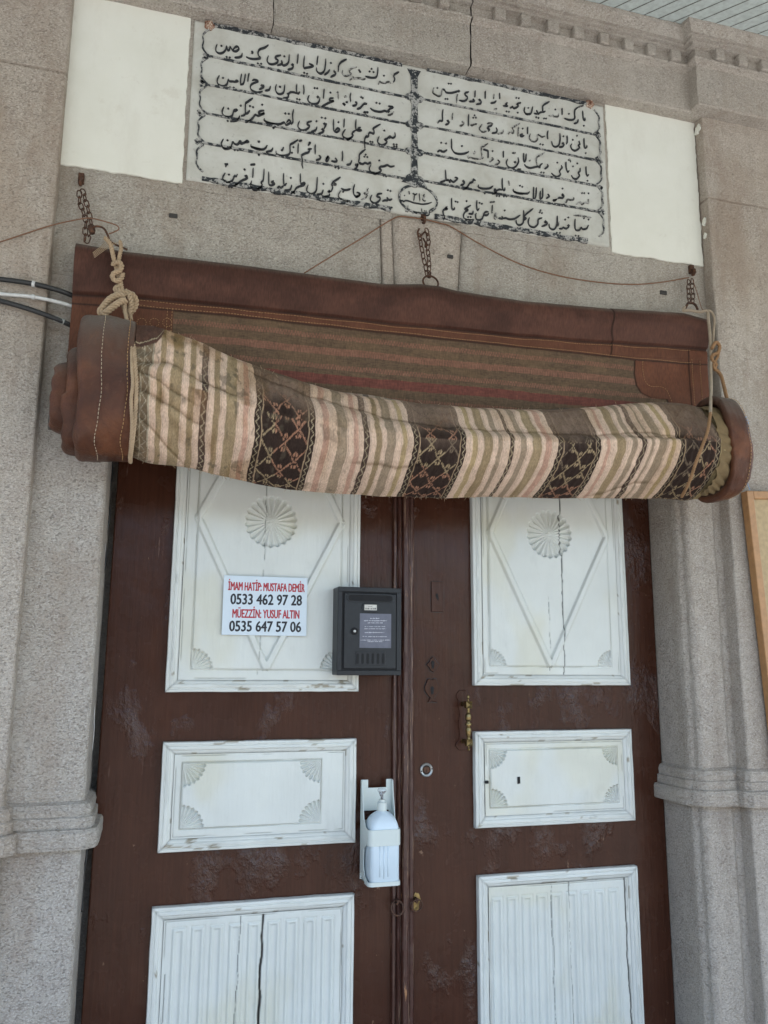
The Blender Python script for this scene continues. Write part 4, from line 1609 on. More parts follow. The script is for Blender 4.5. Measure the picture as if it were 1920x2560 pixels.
# ------------------------------------------------------------------ phone-number sign
YS = -0.0320
sx0, sz1 = xz(560, 1437, YS); sx1, _ = xz(769, 1447, YS); _, sz0 = xz(557, 1588, YS)
sign = thing('phone_sign', 'small white sign with red and black phone numbers on left door', 'sign', ((sx0 + sx1) / 2, YS, sz0))
b = MB(); b.box(sx0, sx1, YS, YS + 0.004, sz0 + 0.001, sz1 - 0.001)
bevel(b.build('sign_board', M['sign_white'], sign), 0.0006, 1)


def zs_(zx, zy): return xz(540 + zx / 6.381, 1420 + zy / 6.381, YS)


for body, (xa, za), (xb, zb), h, mat, bold in (('\u0130MAM HAT\u0130P: MUSTAFA DEM\u0130R', (195, 352), (1412, 384), 118, 'sign_red', 0.0), ('0533 462 97 28', (232, 576), (1365, 592), 150, 'sign_black', 0.0),
                                       ('M\u00dcEZZ\u0130N: YUSUF ALTIN', (262, 792), (1325, 803), 122, 'sign_red', 0.0), ('0535 647 57 06', (212, 1008), (1352, 1018), 150, 'sign_black', 0.0)):
    a_ = zs_(xa, za); b_ = zs_(xb, zb); t_ = zs_(xa, za - h)
    text_mesh('lettering', body, a_[0], b_[0], a_[1] + 0.0005, t_[1] - a_[1], YS - 0.0005, M[mat], sign, bold, skew=(b_[1] - a_[1]) / (b_[0] - a_[0]) * 0.4, heavy=0.0008 if 'red' in mat else 0.0011)

# ------------------------------------------------------------------ mailbox
YB = -0.092


def zm(zx, zy, Y=YB): return xz(820 + zx / 7.9, 1440 + zy / 7.9, Y)


mx0, mz1 = zm(205, 203); mx1, mz0 = zm(1448, 1965)
mail = thing('mailbox', 'anthracite metal mailbox with slot and lock on the left door', 'mailbox', ((mx0 + mx1) / 2, -0.02, mz0))
b = MB()
b.box(mx0, mx1, YB + 0.004, -0.022, mz0, mz1)
bevel(b.build('case', M['black_metal'], mail), 0.003)
fx0, fz1 = zm(285, 300); fx1, fz0 = zm(1352, 1870)
b = MB()
for bx in ((mx0, mx1, fz1, mz1), (mx0, mx1, mz0, fz0), (mx0, fx0, fz0, fz1), (fx1, mx1, fz0, fz1)):
    b.box(bx[0] + (0.0005 if bx[0] == mx0 else 0), bx[1] - (0.0005 if bx[1] == mx1 else 0), YB, YB + 0.006, bx[2] + (0.0005 if bx[2] == mz0 else 0), bx[3] - (0.0005 if bx[3] == mz1 else 0))
bevel(b.build('front_rim', M['black_metal'], mail), 0.0012)
b = MB(); b.box(fx0, fx1, YB + 0.0025, YB + 0.0037, fz0, fz1)
b.build('door_gap', M['black'], mail)
dx0, dz1 = zm(325, 335); dx1, dz0 = zm(1335, 1832)
b = MB(); b.box(dx0, dx1, YB - 0.0025, YB + 0.002, dz0, dz1)
mdoor = bevel(b.build('mailbox_door', M['black_metal'], mail), 0.0018)
YD = YB - 0.0025


def slot(mb, zx0, zx1, zy0, zy1, y0, y1, n=6):
    a = zm(zx0, zy1); c = zm(zx1, zy0)
    r = min(c[0] - a[0], c[1] - a[1]) / 2
    pts = []
    for (ccx, ccz, s) in ((c[0] - r, c[1] - r, 0), (a[0] + r, c[1] - r, 90), (a[0] + r, a[1] + r, 180), (c[0] - r, a[1] + r, 270)):
        for j in range(n + 1):
            t = R(s + 90 * j / n); pts.append((ccx + r * math.cos(t), ccz + r * math.sin(t)))
    mb.extrude_xz(pts, y0, y1)


b = MB(); slot(b, 365, 1305, 365, 510, YD - 0.0022, YD + 0.001)
lipo = bevel(b.build('slot_rim', M['black_metal'], mdoor), 0.0014)
b = MB(); slot(b, 398, 1268, 392, 490, YD - 0.0028, YD + 0.001)
b.build('slot_opening', M['black'], lipo)
b = MB()
a_ = zm(655, 715); c_ = zm(985, 548)
mz_ = (a_[1] + c_[1]) / 2; dh = (c_[1] - a_[1]) / 2
b.extrude_xz([(a_[0], mz_ + dh * 0.15), (a_[0] + 0.006, c_[1]), (c_[0] - 0.002, c_[1]), (c_[0], c_[1] - 0.004), (c_[0] - 0.001, a_[1] + 0.003), (c_[0] - 0.005, a_[1]), (a_[0] + 0.006, a_[1]), (a_[0], mz_ - dh * 0.15)], YD - 0.0022, YD + 0.001)
nh = bevel(b.build('name_holder', M['black_metal'], mdoor), 0.0012)
a_ = zm(712, 675); c_ = zm(955, 572)
b = MB(); b.box(a_[0], c_[0], YD - 0.0030, YD, a_[1], c_[1])
nt = b.build('name_tag', M['name_tag'], nh)
b = MB()
for zx in (725, 742, 758, 775, 792, 835, 850, 872, 890, 912, 928):
    p0 = zm(zx, 662); p1 = zm(zx + random.choice((7, 10, 12)), 632 + random.randint(-3, 4))
    b.box(p0[0], p1[0], YD - 0.0033, YD - 0.0029, p0[1], p1[1])
for zx in (790, 812, 832, 850):
    p0 = zm(zx, 612); p1 = zm(zx + 10, 600)
    b.box(p0[0], p1[0], YD - 0.0033, YD - 0.0029, p0[1], p1[1])
b.build('faded_print', M['sign_black'], nt)
cx, cz = zm(515, 1090)
b = MB(); b.lathe([(0.0105, 0.0), (0.0105, 0.003), (0.009, 0.0045), (0.0065, 0.0048), (0.0060, 0.004), (0.0035, 0.0042)], (cx, YD, cz), 'y', 28)
lk_ = b.build('lock', M['black'], mdoor)
b = MB(); b.lathe([(0.0042, 0.004), (0.0042, 0.0055), (0.003, 0.0062)], (cx, YD, cz), 'y', 20)
b.build('key_barrel', M['steel'], lk_)
a_ = zm(618, 1418); c_ = zm(1243, 752)
b = MB(); b.box(a_[0], c_[0], YD - 0.0007, YD + 0.001, a_[1], c_[1])
note = b.build('notice_sticker', M['label_grey'], mdoor)
b = MB()
for zy, za, zb, hh in ((838, 830, 1005, 13), (882, 705, 1155, 14), (925, 780, 1075, 14), (1000, 720, 1125, 11), (1041, 710, 1138, 12), (1115, 722, 1105, 12), (1193, 680, 760, 8), (1197, 785, 1155, 12), (1265, 640, 1220, 10), (1295, 778, 1078, 10)):
    zx = za
    while zx < zb:
        w = random.choice((9, 12, 14, 17)); h2 = hh * random.uniform(0.55, 1.0)
        p0 = zm(zx, zy + h2); p1 = zm(min(zx + w, zb), zy - h2 * random.uniform(0.3, 1.0))
        b.box(p0[0], p1[0], YD - 0.0010, YD - 0.0006, p0[1], p1[1])
        zx += w + random.choice((4, 5, 7, 16))
b.build('illegible_print', M['label_text'], note)
b = MB()
a_ = zm(530, 1765); c_ = zm(1130, 1492); b.box(a_[0], c_[0], YD - 0.0012, YD + 0.001, a_[1], c_[1])
vent = bevel(b.build('vent_panel', M['black_metal'], mdoor), 0.001)
b = MB()
for k in range(6): slot(b, 550 + k * 101, 602 + k * 101, 1527, 1738, YD - 0.0018, YD, 5)
b.build('vent_slots', M['black'], vent)

# ------------------------------------------------------------------ sanitiser dispenser
def zh(zx, zy, Y): return xz(860 + zx / 4.096, 1880 + zy / 4.096, Y)


YBk, YFr = -0.030, -0.125
bx0, bz1 = zh(178, 285, YBk); bx1, _ = zh(500, 285, YBk)
fx0, fzb = zh(252, 1405, YFr); fx1, _ = zh(572, 1380, YFr)
hx0, hx1 = (bx0 + fx0) / 2 - 0.001, (bx1 + fx1) / 2 + 0.001
hz0 = fzb + 0.004; hz1 = bz1
disp = thing('dispenser_holder', 'white plastic wall holder for a sanitiser bottle on the door joint', 'holder', ((hx0 + hx1) / 2, -0.02, hz0))
T = 0.0028
zcut = zh(300, 365, YBk)[1]
zwin_t = zh(300, 598, YBk)[1]
z_ring_t = zh(400, 800, YFr)[1]; z_ring_b = zh(400, 965, YFr)[1]
z_tray = zh(400, 1335, YFr)[1]
b = MB()
b.box(hx0, hx1, YBk, YBk + T, zwin_t, zcut)
b.box(hx0, hx0 + 0.022, YBk, YBk + T, zcut, hz1); b.box(hx1 - 0.018, hx1, YBk, YBk + T, zcut, hz1)
b.box(hx0, hx0 + 0.010, YBk, YBk + T, hz0, zwin_t); b.box(hx1 - 0.010, hx1, YBk, YBk + T, hz0, zwin_t)
b.box(hx0 + 0.010, hx1 - 0.010, YBk, YBk + T, hz0, hz0 + 0.16)
bevel(b.build('back_plate', M['plastic_white'], disp), 0.001)
# side cheeks: outline in y-z
def cheek(x):
    pts = [(YBk, hz1), (YBk - 0.012, hz1 - 0.001), (YBk - 0.016, hz1 - 0.03), (YBk - 0.022, z_ring_t + 0.07), (YBk - 0.034, z_ring_t + 0.022), (YBk - 0.055, z_ring_t + 0.002), (YFr + 0.018, z_ring_t),
           (YFr + 0.018, z_ring_b), (YBk - 0.060, z_ring_b - 0.004), (YBk - 0.040, z_ring_b - 0.015), (YBk - 0.034, z_ring_b - 0.05), (YBk - 0.036, z_tray + 0.03), (YBk - 0.050, z_tray + 0.008), (YFr + 0.018, z_tray), (YFr + 0.018, hz0), (YFr + 0.035, hz0), (YBk, hz0 + 0.022)]
    n = len(pts)
    m = MB()
    m.add([(x - T / 2, y, z) for y, z in pts] + [(x + T / 2, y, z) for y, z in pts], [tuple(range(n)), tuple(range(2 * n - 1, n - 1, -1))] + [(i, (i + 1) % n, (i + 1) % n + n, i + n) for i in range(n)])
    bevel(m.build('side_cheek', M['plastic_white'], disp), 0.0008)


cheek(hx0 + T / 2); cheek(hx1 - T / 2)


def ushape(name, z0, z1, floor=False):
    """Front strap with rounded corners."""
    r = 0.014
    pts = []
    for cxx, s0 in ((hx0 + r, 180), (hx1 - r, 270)):
        for j in range(9):
            t = R(s0 + 90 * j / 8); pts.append((cxx + r * math.cos(t), YFr + r + r * math.sin(t)))
    pts = [(hx0 + 0.0002, YFr + 0.045)] + pts + [(hx1 - 0.0002, YFr + 0.045)]
    m = MB(); n = len(pts)
    inn = []
    for i, (x_, y_) in enumerate(pts):
        a = pts[max(i - 1, 0)]; c = pts[min(i + 1, n - 1)]
        d = Vector((c[0] - a[0], c[1] - a[1])).normalized()
        inn.append((x_ - d.y * T * 1.1, y_ + d.x * T * 1.1))
    vs = [(x_, y_, z0) for x_, y_ in pts] + [(x_, y_, z1) for x_, y_ in pts] + [(x_, y_, z0) for x_, y_ in inn] + [(x_, y_, z1) for x_, y_ in inn]
    fs = []
    for i in range(n - 1):
        fs += [(i, i + 1, n + i + 1, n + i), (2 * n + i, 3 * n + i, 3 * n + i + 1, 2 * n + i + 1), (n + i, n + i + 1, 3 * n + i + 1, 3 * n + i), (i, 2 * n + i, 2 * n + i + 1, i + 1)]
    m.add(vs, fs)
    if floor:
        pl = inn + [(hx1 - T, YBk - 0.001), (hx0 + T, YBk - 0.001)]
        m.add([(x_, y_, z0 + 0.001) for x_, y_ in pl], [tuple(range(len(pl)))])
        m.add([(x_, y_, z0 + 0.004) for x_, y_ in pl], [tuple(range(len(pl)))])
    return m.build(name, M['plastic_white'], disp)


ushape('front_strap', z_ring_b, z_ring_t)
ushape('bottom_tray', hz0, z_tray, True)

bcx = (hx0 + hx1) / 2 + 0.002; bcy = (YBk + YFr) / 2 - 0.004
bottle = thing('sanitiser_bottle', 'milky white pump bottle standing in the white door holder', 'bottle', (bcx, bcy, hz0 + 0.005))
zb0 = hz0 + 0.005; zb1 = zh(400, 600, bcy)[1]
def rrect(hx_, hy_, r, n=6):
    pts = []
    for sx, sy, s0 in ((1, 1, 0), (-1, 1, 90), (-1, -1, 180), (1, -1, 270)):
        for j in range(n + 1):
            t = R(s0 + 90 * j / n); pts.append((sx * (hx_ - r) + r * math.cos(t), sy * (hy_ - r) + r * math.sin(t)))
    return pts


hw_, hd_ = (hx1 - hx0) / 2 - 0.005, (YBk - YFr) / 2 - 0.007
Hb = zb1 - zb0
levels = [(0.0, 0.93, 0.012), (0.004, 1.0, 0.012), (Hb * 0.72, 1.0, 0.012)]
for t in np.linspace(0.08, 1, 9):
    a = t * math.pi / 2
    levels.append((Hb * 0.72 + Hb * 0.28 * math.sin(a), max(0.30, math.cos(a) ** 0.72), 0.012 + 0.016 * t))
m = MB(); vs = []; ring_n = None
for z, s, r in levels:
    pts = rrect(hw_ * s, hd_ * max(s, 0.42) if s < 1 else hd_, min(r, hw_ * s * 0.95, hd_ * s * 0.95)); ring_n = len(pts)
    for x_, y_ in pts:
        d_ = 0.0
        if 0.02 < z < Hb * 0.7: d_ = 0
        vs.append((bcx + x_, bcy + y_, zb0 + z))
fs = []
for i in range(len(levels) - 1):
    for k in range(ring_n): fs.append((i * ring_n + k, i * ring_n + (k + 1) % ring_n, (i + 1) * ring_n + (k + 1) % ring_n, (i + 1) * ring_n + k))
fs += [tuple(range(ring_n)), tuple((len(levels) - 1) * ring_n + k for k in range(ring_n))]
m.add(vs, fs)
bb = m.build('bottle_body', M['bottle'], bottle, smooth=True)
m = MB()
for k in (-1, 0, 1):
    xx = bcx - 0.004 + k * 0.012
    m.tube([(xx, bcy - hd_ + 0.0005, zb0 + 0.015 + 0.004 * abs(k)), (xx, bcy - hd_ + 0.0005, zb0 + Hb * 0.55)], 0.0022, 8)
m.build('grip_ribs', M['bottle'], bb, smooth=True)
m = MB(); m.lathe([(0.0135, -0.002), (0.0138, 0.0), (0.0138, 0.022), (0.0120, 0.024), (0.0090, 0.0245), (0.0090, 0.030), (0.0082, 0.031)], (bcx, bcy, zb1), 'z', 24)
m.build('screw_collar', M['plastic_white'], bottle, smooth=False)
m = MB(); m.lathe([(0.0040, 0.028), (0.0040, 0.046), (0.0075, 0.047), (0.0125, 0.053), (0.0135, 0.057), (0.0120, 0.060), (0.004, 0.0615)], (bcx, bcy, zb1), 'z', 20)
m.tube([(bcx - 0.004, bcy - 0.002, zb1 + 0.050), (bcx - 0.010, bcy - 0.020, zb1 + 0.052), (bcx - 0.012, bcy - 0.032, zb1 + 0.047)], [0.005, 0.0042, 0.0032], 10)
m.build('pump_head', M['clear'], bottle, smooth=True)
# ------------------------------------------------------------------ rolled door curtain
curtain = thing('door_curtain', 'rolled brown leather and striped kilim curtain hanging over the door', 'curtain', (0.76, -0.24, 2.1))

top_l = [xz(px_, py_, -0.25) for px_, py_ in ((190, 603), (312, 624), (579, 655), (800, 684), (960, 706), (1055, 706), (1100, 711), (1140, 722), (1307, 748), (1530, 768), (1712, 780), (1775, 796))]
bot_l = [xz(px_, py_, -0.25) for px_, py_ in ((190, 733), (347, 740), (600, 765), (960, 804), (1250, 832), (1515, 855), (1747, 869), (1780, 872))]
fld_l = [xz(px_, py_, -0.24) for px_, py_ in ((190, 757), (347, 766), (600, 790), (960, 830), (1250, 860), (1591, 898), (1735, 909), (1780, 911))]
I = lambda L, x: np.interp(x, [p[0] for p in L], [p[1] for p in L])
cx0 = top_l[0][0]; cx1 = xz(1771, 830, -0.25)[0]
NX, NV = 1000, 300
xs = np.linspace(cx0, cx1, NX)
zt, zb_, zf_ = I(top_l, xs), I(bot_l, xs), I(fld_l, xs)
V = np.concatenate([np.linspace(-0.06, 0.0, 14)[:-1], np.linspace(0, 0.46, NV)])
Xg = xs[:, None] + np.zeros((1, len(V)))
Vg = V[None, :] + np.zeros((NX, 1))
band_h = (zt - zb_)[:, None]; fld_h = (zt - zf_)[:, None]
Zg = zt[:, None] - np.maximum(Vg, 0) + np.where(Vg < 0, -0.018 * (1 - (1 + Vg / 0.06) ** 2) * 0 + Vg * 0.1, 0)
q = np.clip(Vg / band_h, 0, 1)
# bar inside the hem bulges, then the leather steps back over the seam
Yg = -0.232 - 0.030 * np.sqrt(np.clip(1 - (1 - np.clip(Vg / 0.035, 0, 1)) ** 2, 0, 1)) * (1 - 0.55 * sstep(0.35, 1.0, q))
Yg += 0.010 * sstep(0.93, 1.0, Vg / band_h) + 0.004 * sstep(0.0, 0.004, Vg - fld_h)
Yg = np.where(Vg < 0, -0.232 + 0.05 * np.clip(-Vg / 0.06, 0, 1) ** 1.0, Yg)
Yg += (fbm(Xg * 5, Vg * 9, 3) - 0.5) * 0.012 * sstep(0.02, 0.10, Vg)
Yg += (fbm(Xg * 26, Vg * 40, 2) - 0.5) * 0.0022
# rolled end laps behind the roll
Yg += 0.02 * sstep(0.30, 0.46, Vg)
fd = Vg - fld_h
C = np.zeros(Xg.shape + (3,))
lea = np.array([0.080, 0.040, 0.028]); lea2 = np.array([0.112, 0.044, 0.024])
n1 = fbm(Xg * 7, Vg * 11, 4)[..., None]
C[:] = mix(np.array([0.058, 0.024, 0.016]), np.array([0.092, 0.039, 0.026]), sstep(0.35, 0.7, n1))
dusty = (sstep(0.028, 0.0, Vg) * 0.55)[..., None]
C = mix(C, np.array([0.17, 0.145, 0.12]), dusty)
strip = (Vg > band_h * 1.0)
C[strip] = (lea2 * (0.85 + 0.3 * n1))[strip]
# woven field: olive brown ground with salmon rows of hooked dashes
ol = np.array([0.125, 0.080, 0.047]); pk = np.array([0.215, 0.100, 0.066]); rd = np.array([0.155, 0.046, 0.034])
field = fd > 0.002
F = mix(ol, ol * 0.72, (fbm(Xg * 90, Vg * 500, 2) > 0.5)[..., None] * 0.8)
F = mix(F, np.array([0.16, 0.10, 0.055]), (fbm(Xg * 9, Vg * 20, 3)[..., None] > 0.55) * 0.35)
dash = 0.5 + 0.5 * np.sign(np.sin(Xg * 2 * np.pi / 0.0085 + np.sin(Xg * 40)))
for c_, w_, col, kind in ((0.030, 0.0075, pk, 1), (0.0745, 0.0105, pk, 2), (0.121, 0.0075, pk, 1), (0.158, 0.014, rd, 3), (0.205, 0.008, pk, 1), (0.25, 0.01, rd, 2), (0.30, 0.009, pk, 1)):
    wob = (fbm(Xg * 30, Vg * 0 + c_ * 90, 2) - 0.5) * 0.003
    d = (fd - c_ + wob)
    a = (np.abs(d) < w_)
    if kind == 1: m_ = a * (0.25 + 0.6 * ((dash > 0.5) ^ (d > 0)))
    elif kind == 2: m_ = a * np.where(np.abs(d) < w_ * 0.45, 0.9 - 0.35 * (dash > 0.5), 0.55 + 0.35 * ((dash > 0.5) ^ (d > 0)))
    else: m_ = a * 0.9
    F = mix(F, col * (0.75 + 0.5 * fbm(Xg * 60, Vg * 300, 2))[..., None], m_[..., None] * 1.0)
C = np.where(field[..., None], F, C)
# leather corner patches and side borders
lpx = xz(432, 815, -0.24)[0]
C = np.where((field & (Xg < lpx))[..., None], lea2 * (0.8 + 0.4 * n1), C)
rb = [xz(px_, py_, -0.24) for px_, py_ in ((1591, 897), (1588, 930), (1594, 960), (1606, 980), (1630, 993), (1655, 990), (1668, 993), (1676, 1010))]
bx = np.interp(-Zg, [-p[1] for p in rb], [p[0] for p in rb])
rpatch = field & (Xg > bx)
C = np.where(rpatch[..., None], lea2 * (0.85 + 0.4 * n1) * np.array([1.1, 1.05, 1]), C)
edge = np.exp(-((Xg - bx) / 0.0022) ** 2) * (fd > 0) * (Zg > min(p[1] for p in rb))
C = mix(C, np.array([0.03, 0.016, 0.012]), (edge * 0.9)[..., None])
Yg = Yg - 0.003 * (rpatch | (field & (Xg < lpx)))
vx0 = xz(1730, 905, -0.25)[0]
vstrip = (Xg > vx0) & (Vg > band_h * 1.05)
C = np.where(vstrip[..., None], lea2 * np.array([1.15, 1.1, 1.05]) * (0.85 + 0.35 * n1), C)
Yg = Yg - 0.003 * vstrip
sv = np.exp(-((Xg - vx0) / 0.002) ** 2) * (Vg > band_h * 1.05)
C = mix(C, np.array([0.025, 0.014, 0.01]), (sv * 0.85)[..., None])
# overlapped joint in the hem and the shadow line painted under it
jx = I([(-2.56, xz(1527, 815, -0.25)[0]), (-2.5, xz(1527, 815, -0.25)[0])], 0)
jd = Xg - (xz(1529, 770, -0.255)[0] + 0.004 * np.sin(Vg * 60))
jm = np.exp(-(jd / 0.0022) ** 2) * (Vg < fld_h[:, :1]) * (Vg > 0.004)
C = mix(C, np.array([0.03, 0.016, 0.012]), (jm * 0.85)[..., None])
Yg = Yg - 0.0035 * sstep(-0.001, 0.001, jd) * (Vg < band_h * 1.3) * sstep(0.4, 0.2, jd)
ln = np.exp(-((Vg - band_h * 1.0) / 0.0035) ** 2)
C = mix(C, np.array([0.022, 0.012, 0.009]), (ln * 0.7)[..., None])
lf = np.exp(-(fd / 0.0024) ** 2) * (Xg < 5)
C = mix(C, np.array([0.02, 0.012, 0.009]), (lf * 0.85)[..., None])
sh_o = grid_obj('hanging_panel', np.stack([Xg, Yg, Zg], -1), M['sheet'], curtain, C, flip=True)
sh_o.modifiers.new('thick', 'SOLIDIFY').thickness = 0.004


def surf_y(x, v):
    i = np.clip(np.searchsorted(xs, x), 0, NX - 1); j = np.clip(np.searchsorted(V, v), 0, len(V) - 1)
    return Yg[i, j]


def stitches(name, pts, mat, parent, gap=0.0085, ln_=0.0055, r=0.0009, lift=0.0012):
    """Dashes of thread along a path of world points (already on the surface)."""
    P = resample(np.array(pts), gap)
    m = MB()
    for i in range(len(P) - 1):
        a = P[i]; d = P[i + 1] - P[i]; L = np.linalg.norm(d); d = d / max(L, 1e-9)
        b = a + d * ln_ * random.uniform(0.8, 1.1)
        off = np.array([0, -lift, 0])
        jit = np.array([0, 0, random.uniform(-0.0006, 0.0006)])
        m.tube([a + off * 0.2, (a + b) / 2 + off + jit, b + off * 0.2], [r * 0.7, r, r * 0.7], 5)
    return m.build(name, mat, parent, smooth=True)


def on_sheet(x, v): return (x, surf_y(x, v), float(np.interp(x, xs, zt)) - v)


st1, st2 = [], []
for x in np.linspace(lpx - 0.09, 1.685, 240):
    bh = float(np.interp(x, xs, zt - zb_)); fh = float(np.interp(x, xs, zt - zf_))
    st1.append(on_sheet(x, bh + 0.006 + 0.0012 * math.sin(x * 31))); st2.append(on_sheet(x, fh - 0.005 + 0.001 * math.sin(x * 23 + 1)))
stitches('stitching', st1, M['thread'], sh_o); stitches('stitching', st2, M['thread'], sh_o)
# vertical rows on the right border, the right patch outline and the left patch rings
for px_ in (1737, 1757):
    stitches('stitching', [on_sheet(xz(px_, 905, -0.25)[0], v) for v in np.linspace(0.155, 0.36, 60)], M['thread'], sh_o)
pp = [xz(px_, py_, -0.245) for px_, py_ in ((1612, 900), (1612, 925), (1618, 950), (1632, 963), (1655, 964), (1670, 972), (1680, 992), (1686, 1010))]
pp = [(p[0], p[2]) for p in smooth_path([(a, 0, b) for a, b in pp], 6)]
stitches('stitching', [on_sheet(a, float(np.interp(a, xs, zt)) - b) for a, b in pp], M['thread'], sh_o)
for cx_ in (354, 386, 418):
    c_ = xz(cx_, 802, -0.245); zt_ = float(np.interp(c_[0], xs, zt))
    stitches('stitching', [on_sheet(c_[0] + 0.0125 * math.cos(a), zt_ - c_[1] - 0.0125 * math.sin(a)) for a in np.linspace(0, 2 * math.pi, 26)], M['thread'], sh_o, 0.007, 0.004)
xa_ = xz(425, 810, -0.245)[0]
stitches('stitching', [on_sheet(xz(443, 810, -0.245)[0] - 0.028, v) for v in np.linspace(0.15, 0.25, 30)], M['thread'], sh_o)
stitches('stitching', [on_sheet(lpx - 0.004, v) for v in np.linspace(0.15, 0.25, 30)], M['thread'], sh_o)

# --- the roll: kilim between two leather ends
tl = [xz(px_, py_, -0.36) for px_, py_ in ((325, 796), (345, 800), (420, 824), (500, 851), (580, 884), (640, 905), (760, 948), (900, 982), (1050, 1002), (1200, 1014), (1400, 1018), (1500, 1010), (1600, 1002), (1700, 1000), (1780, 1008))]
bl = [xz(px_, py_, -0.33) for px_, py_ in ((325, 1156), (400, 1161), (480, 1168), (560, 1186), (640, 1204), (720, 1216), (800, 1225), (960, 1236), (1100, 1239), (1250, 1239), (1400, 1241), (1500, 1241), (1600, 1240), (1700, 1243), (1780, 1250))]
rx0 = xz(330, 1000, -0.44)[0]; rx1 = xz(1800, 1100, -0.42)[0]
NU, NS = 1150, 300
ru = np.linspace(rx0, rx1, NU)[:, None]
th = np.linspace(0, 2 * math.pi, NS, endpoint=False)[None, :]
zT, zB = I(tl, ru), I(bl, ru)
hh = (zT - zB) / 2; zc = (zT + zB) / 2
fz = np.sign(np.sin(th)) * np.abs(np.sin(th)) ** 0.95
fy = np.sign(np.cos(th)) * np.abs(np.cos(th)) ** 0.85
yc = -0.335
Zr = zc + hh * fz
zfr = (Zr - zB) / (zT - zB)
front = sstep(-0.05, 0.5, np.cos(th))
# the lower lobe bulges, the upper lobe lies back, the underside tucks in towards the door
pz_k = [0.0, 0.05, 0.14, 0.26, 0.40, 0.52, 0.63, 0.74, 0.85, 0.94, 1.0]
py_k = [-0.300, -0.338, -0.385, -0.428, -0.452, -0.453, -0.436, -0.410, -0.388, -0.366, -0.335]
yf = np.interp(zfr, pz_k, py_k)
k_ = np.ones(5) / 5
big = sstep(0.22, -0.05, ru)
yf = yf * (1 - big) + (-0.335 - 0.128 * np.sqrt(np.clip(1 - (2 * zfr - 1) ** 2, 0, 1)) - 0.008) * big
yb = -0.335 + 0.100 * np.sqrt(np.clip(1 - (2 * zfr - 1) ** 2, 0, 1))
Yr = np.where(np.cos(th) > 0, yf, np.maximum(yb, yf + 0.002))
for _ in range(2):
    Yr = (np.roll(Yr, 1, 1) + np.roll(Yr, -1, 1) + Yr * 2) / 4
Xr = ru + np.zeros_like(Yr)
fold = np.zeros_like(Yr); foldc = np.zeros_like(Yr)


def add_fold(pxs, depth, w, soft):
    global Yr, Zr, fold, foldc
    P = [xz(a, b, -0.44) for a, b in pxs]
    zc_ = np.interp(Xr, [p[0] for p in P], [p[1] for p in P])
    zc_ = zc_ + (fbm(Xr * 22 + depth * 900, Xr * 0, 3) - 0.5) * 0.012
    xa, xb = P[0][0], P[-1][0]
    fade = sstep(xa - 0.02, xa + 0.03, Xr) * (1 - sstep(xb - 0.07, xb + 0.005, Xr))
    d = Zr - zc_
    # sharp crease with a soft puffed lip below it
    cr = np.exp(-np.clip(d, 0, None) / w) * (d >= 0) + np.exp(-(d / (w * 0.35)) ** 2) * (d < 0)
    lip = np.exp(-((d + w * 1.4) / (w * 1.3)) ** 2)
    Yr = Yr + fade * front * (depth * 0.8 * cr - soft * lip)
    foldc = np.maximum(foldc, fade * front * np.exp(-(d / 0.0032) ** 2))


add_fold([(338, 903), (440, 921), (500, 948), (570, 982), (640, 1012)], 0.022, 0.024, 0.009)
add_fold([(340, 938), (375, 945), (395, 957), (430, 980), (480, 1010), (520, 1030)], 0.014, 0.015, 0.006)
add_fold([(340, 970), (393, 998), (439, 1028), (480, 1046), (540, 1075)], 0.019, 0.019, 0.008)
add_fold([(342, 1040), (389, 1076), (432, 1117), (470, 1142), (520, 1165)], 0.019, 0.017, 0.008)
add_fold([(625, 900), (715, 950), (787, 978), (850, 997), (917, 1014), (967, 1036), (1021, 1050), (1145, 1066), (1227, 1074), (1350, 1082), (1496, 1086), (1599, 1081), (1700, 1090), (1770, 1092)], 0.012, 0.030, 0.005)
add_fold([(1560, 1092), (1600, 1097), (1660, 1096), (1700, 1094), (1760, 1102)], 0.012, 0.012, 0.006)
add_fold([(1480, 1226), (1560, 1215), (1620, 1190), (1690, 1196)], 0.008, 0.012, 0.003)
add_fold([(880, 1150), (1000, 1162), (1100, 1158)], 0.003, 0.02, 0.001)
Yr += (fbm(Xr * 12, Zr * 16, 3) - 0.5) * 0.014 * front + (fbm(Xr * 30 - Zr * 22, Zr * 40 + Xr * 18, 3) - 0.5) * 0.016 * front * sstep(0.32, -0.02, Xr)
Zr = Zr + (fbm(Xr * 9 + 40, Zr * 12, 3) - 0.5) * 0.008
Yr += 0.0016 * np.sin(Xr * 2 * np.pi / 0.021 + fbm(Xr * 10, Zr * 10, 2) * 3) * front
# gathered under the right-hand rope
Xr = Xr + (fbm(Xr * 8, Zr * 14, 3) - 0.5) * 0.016

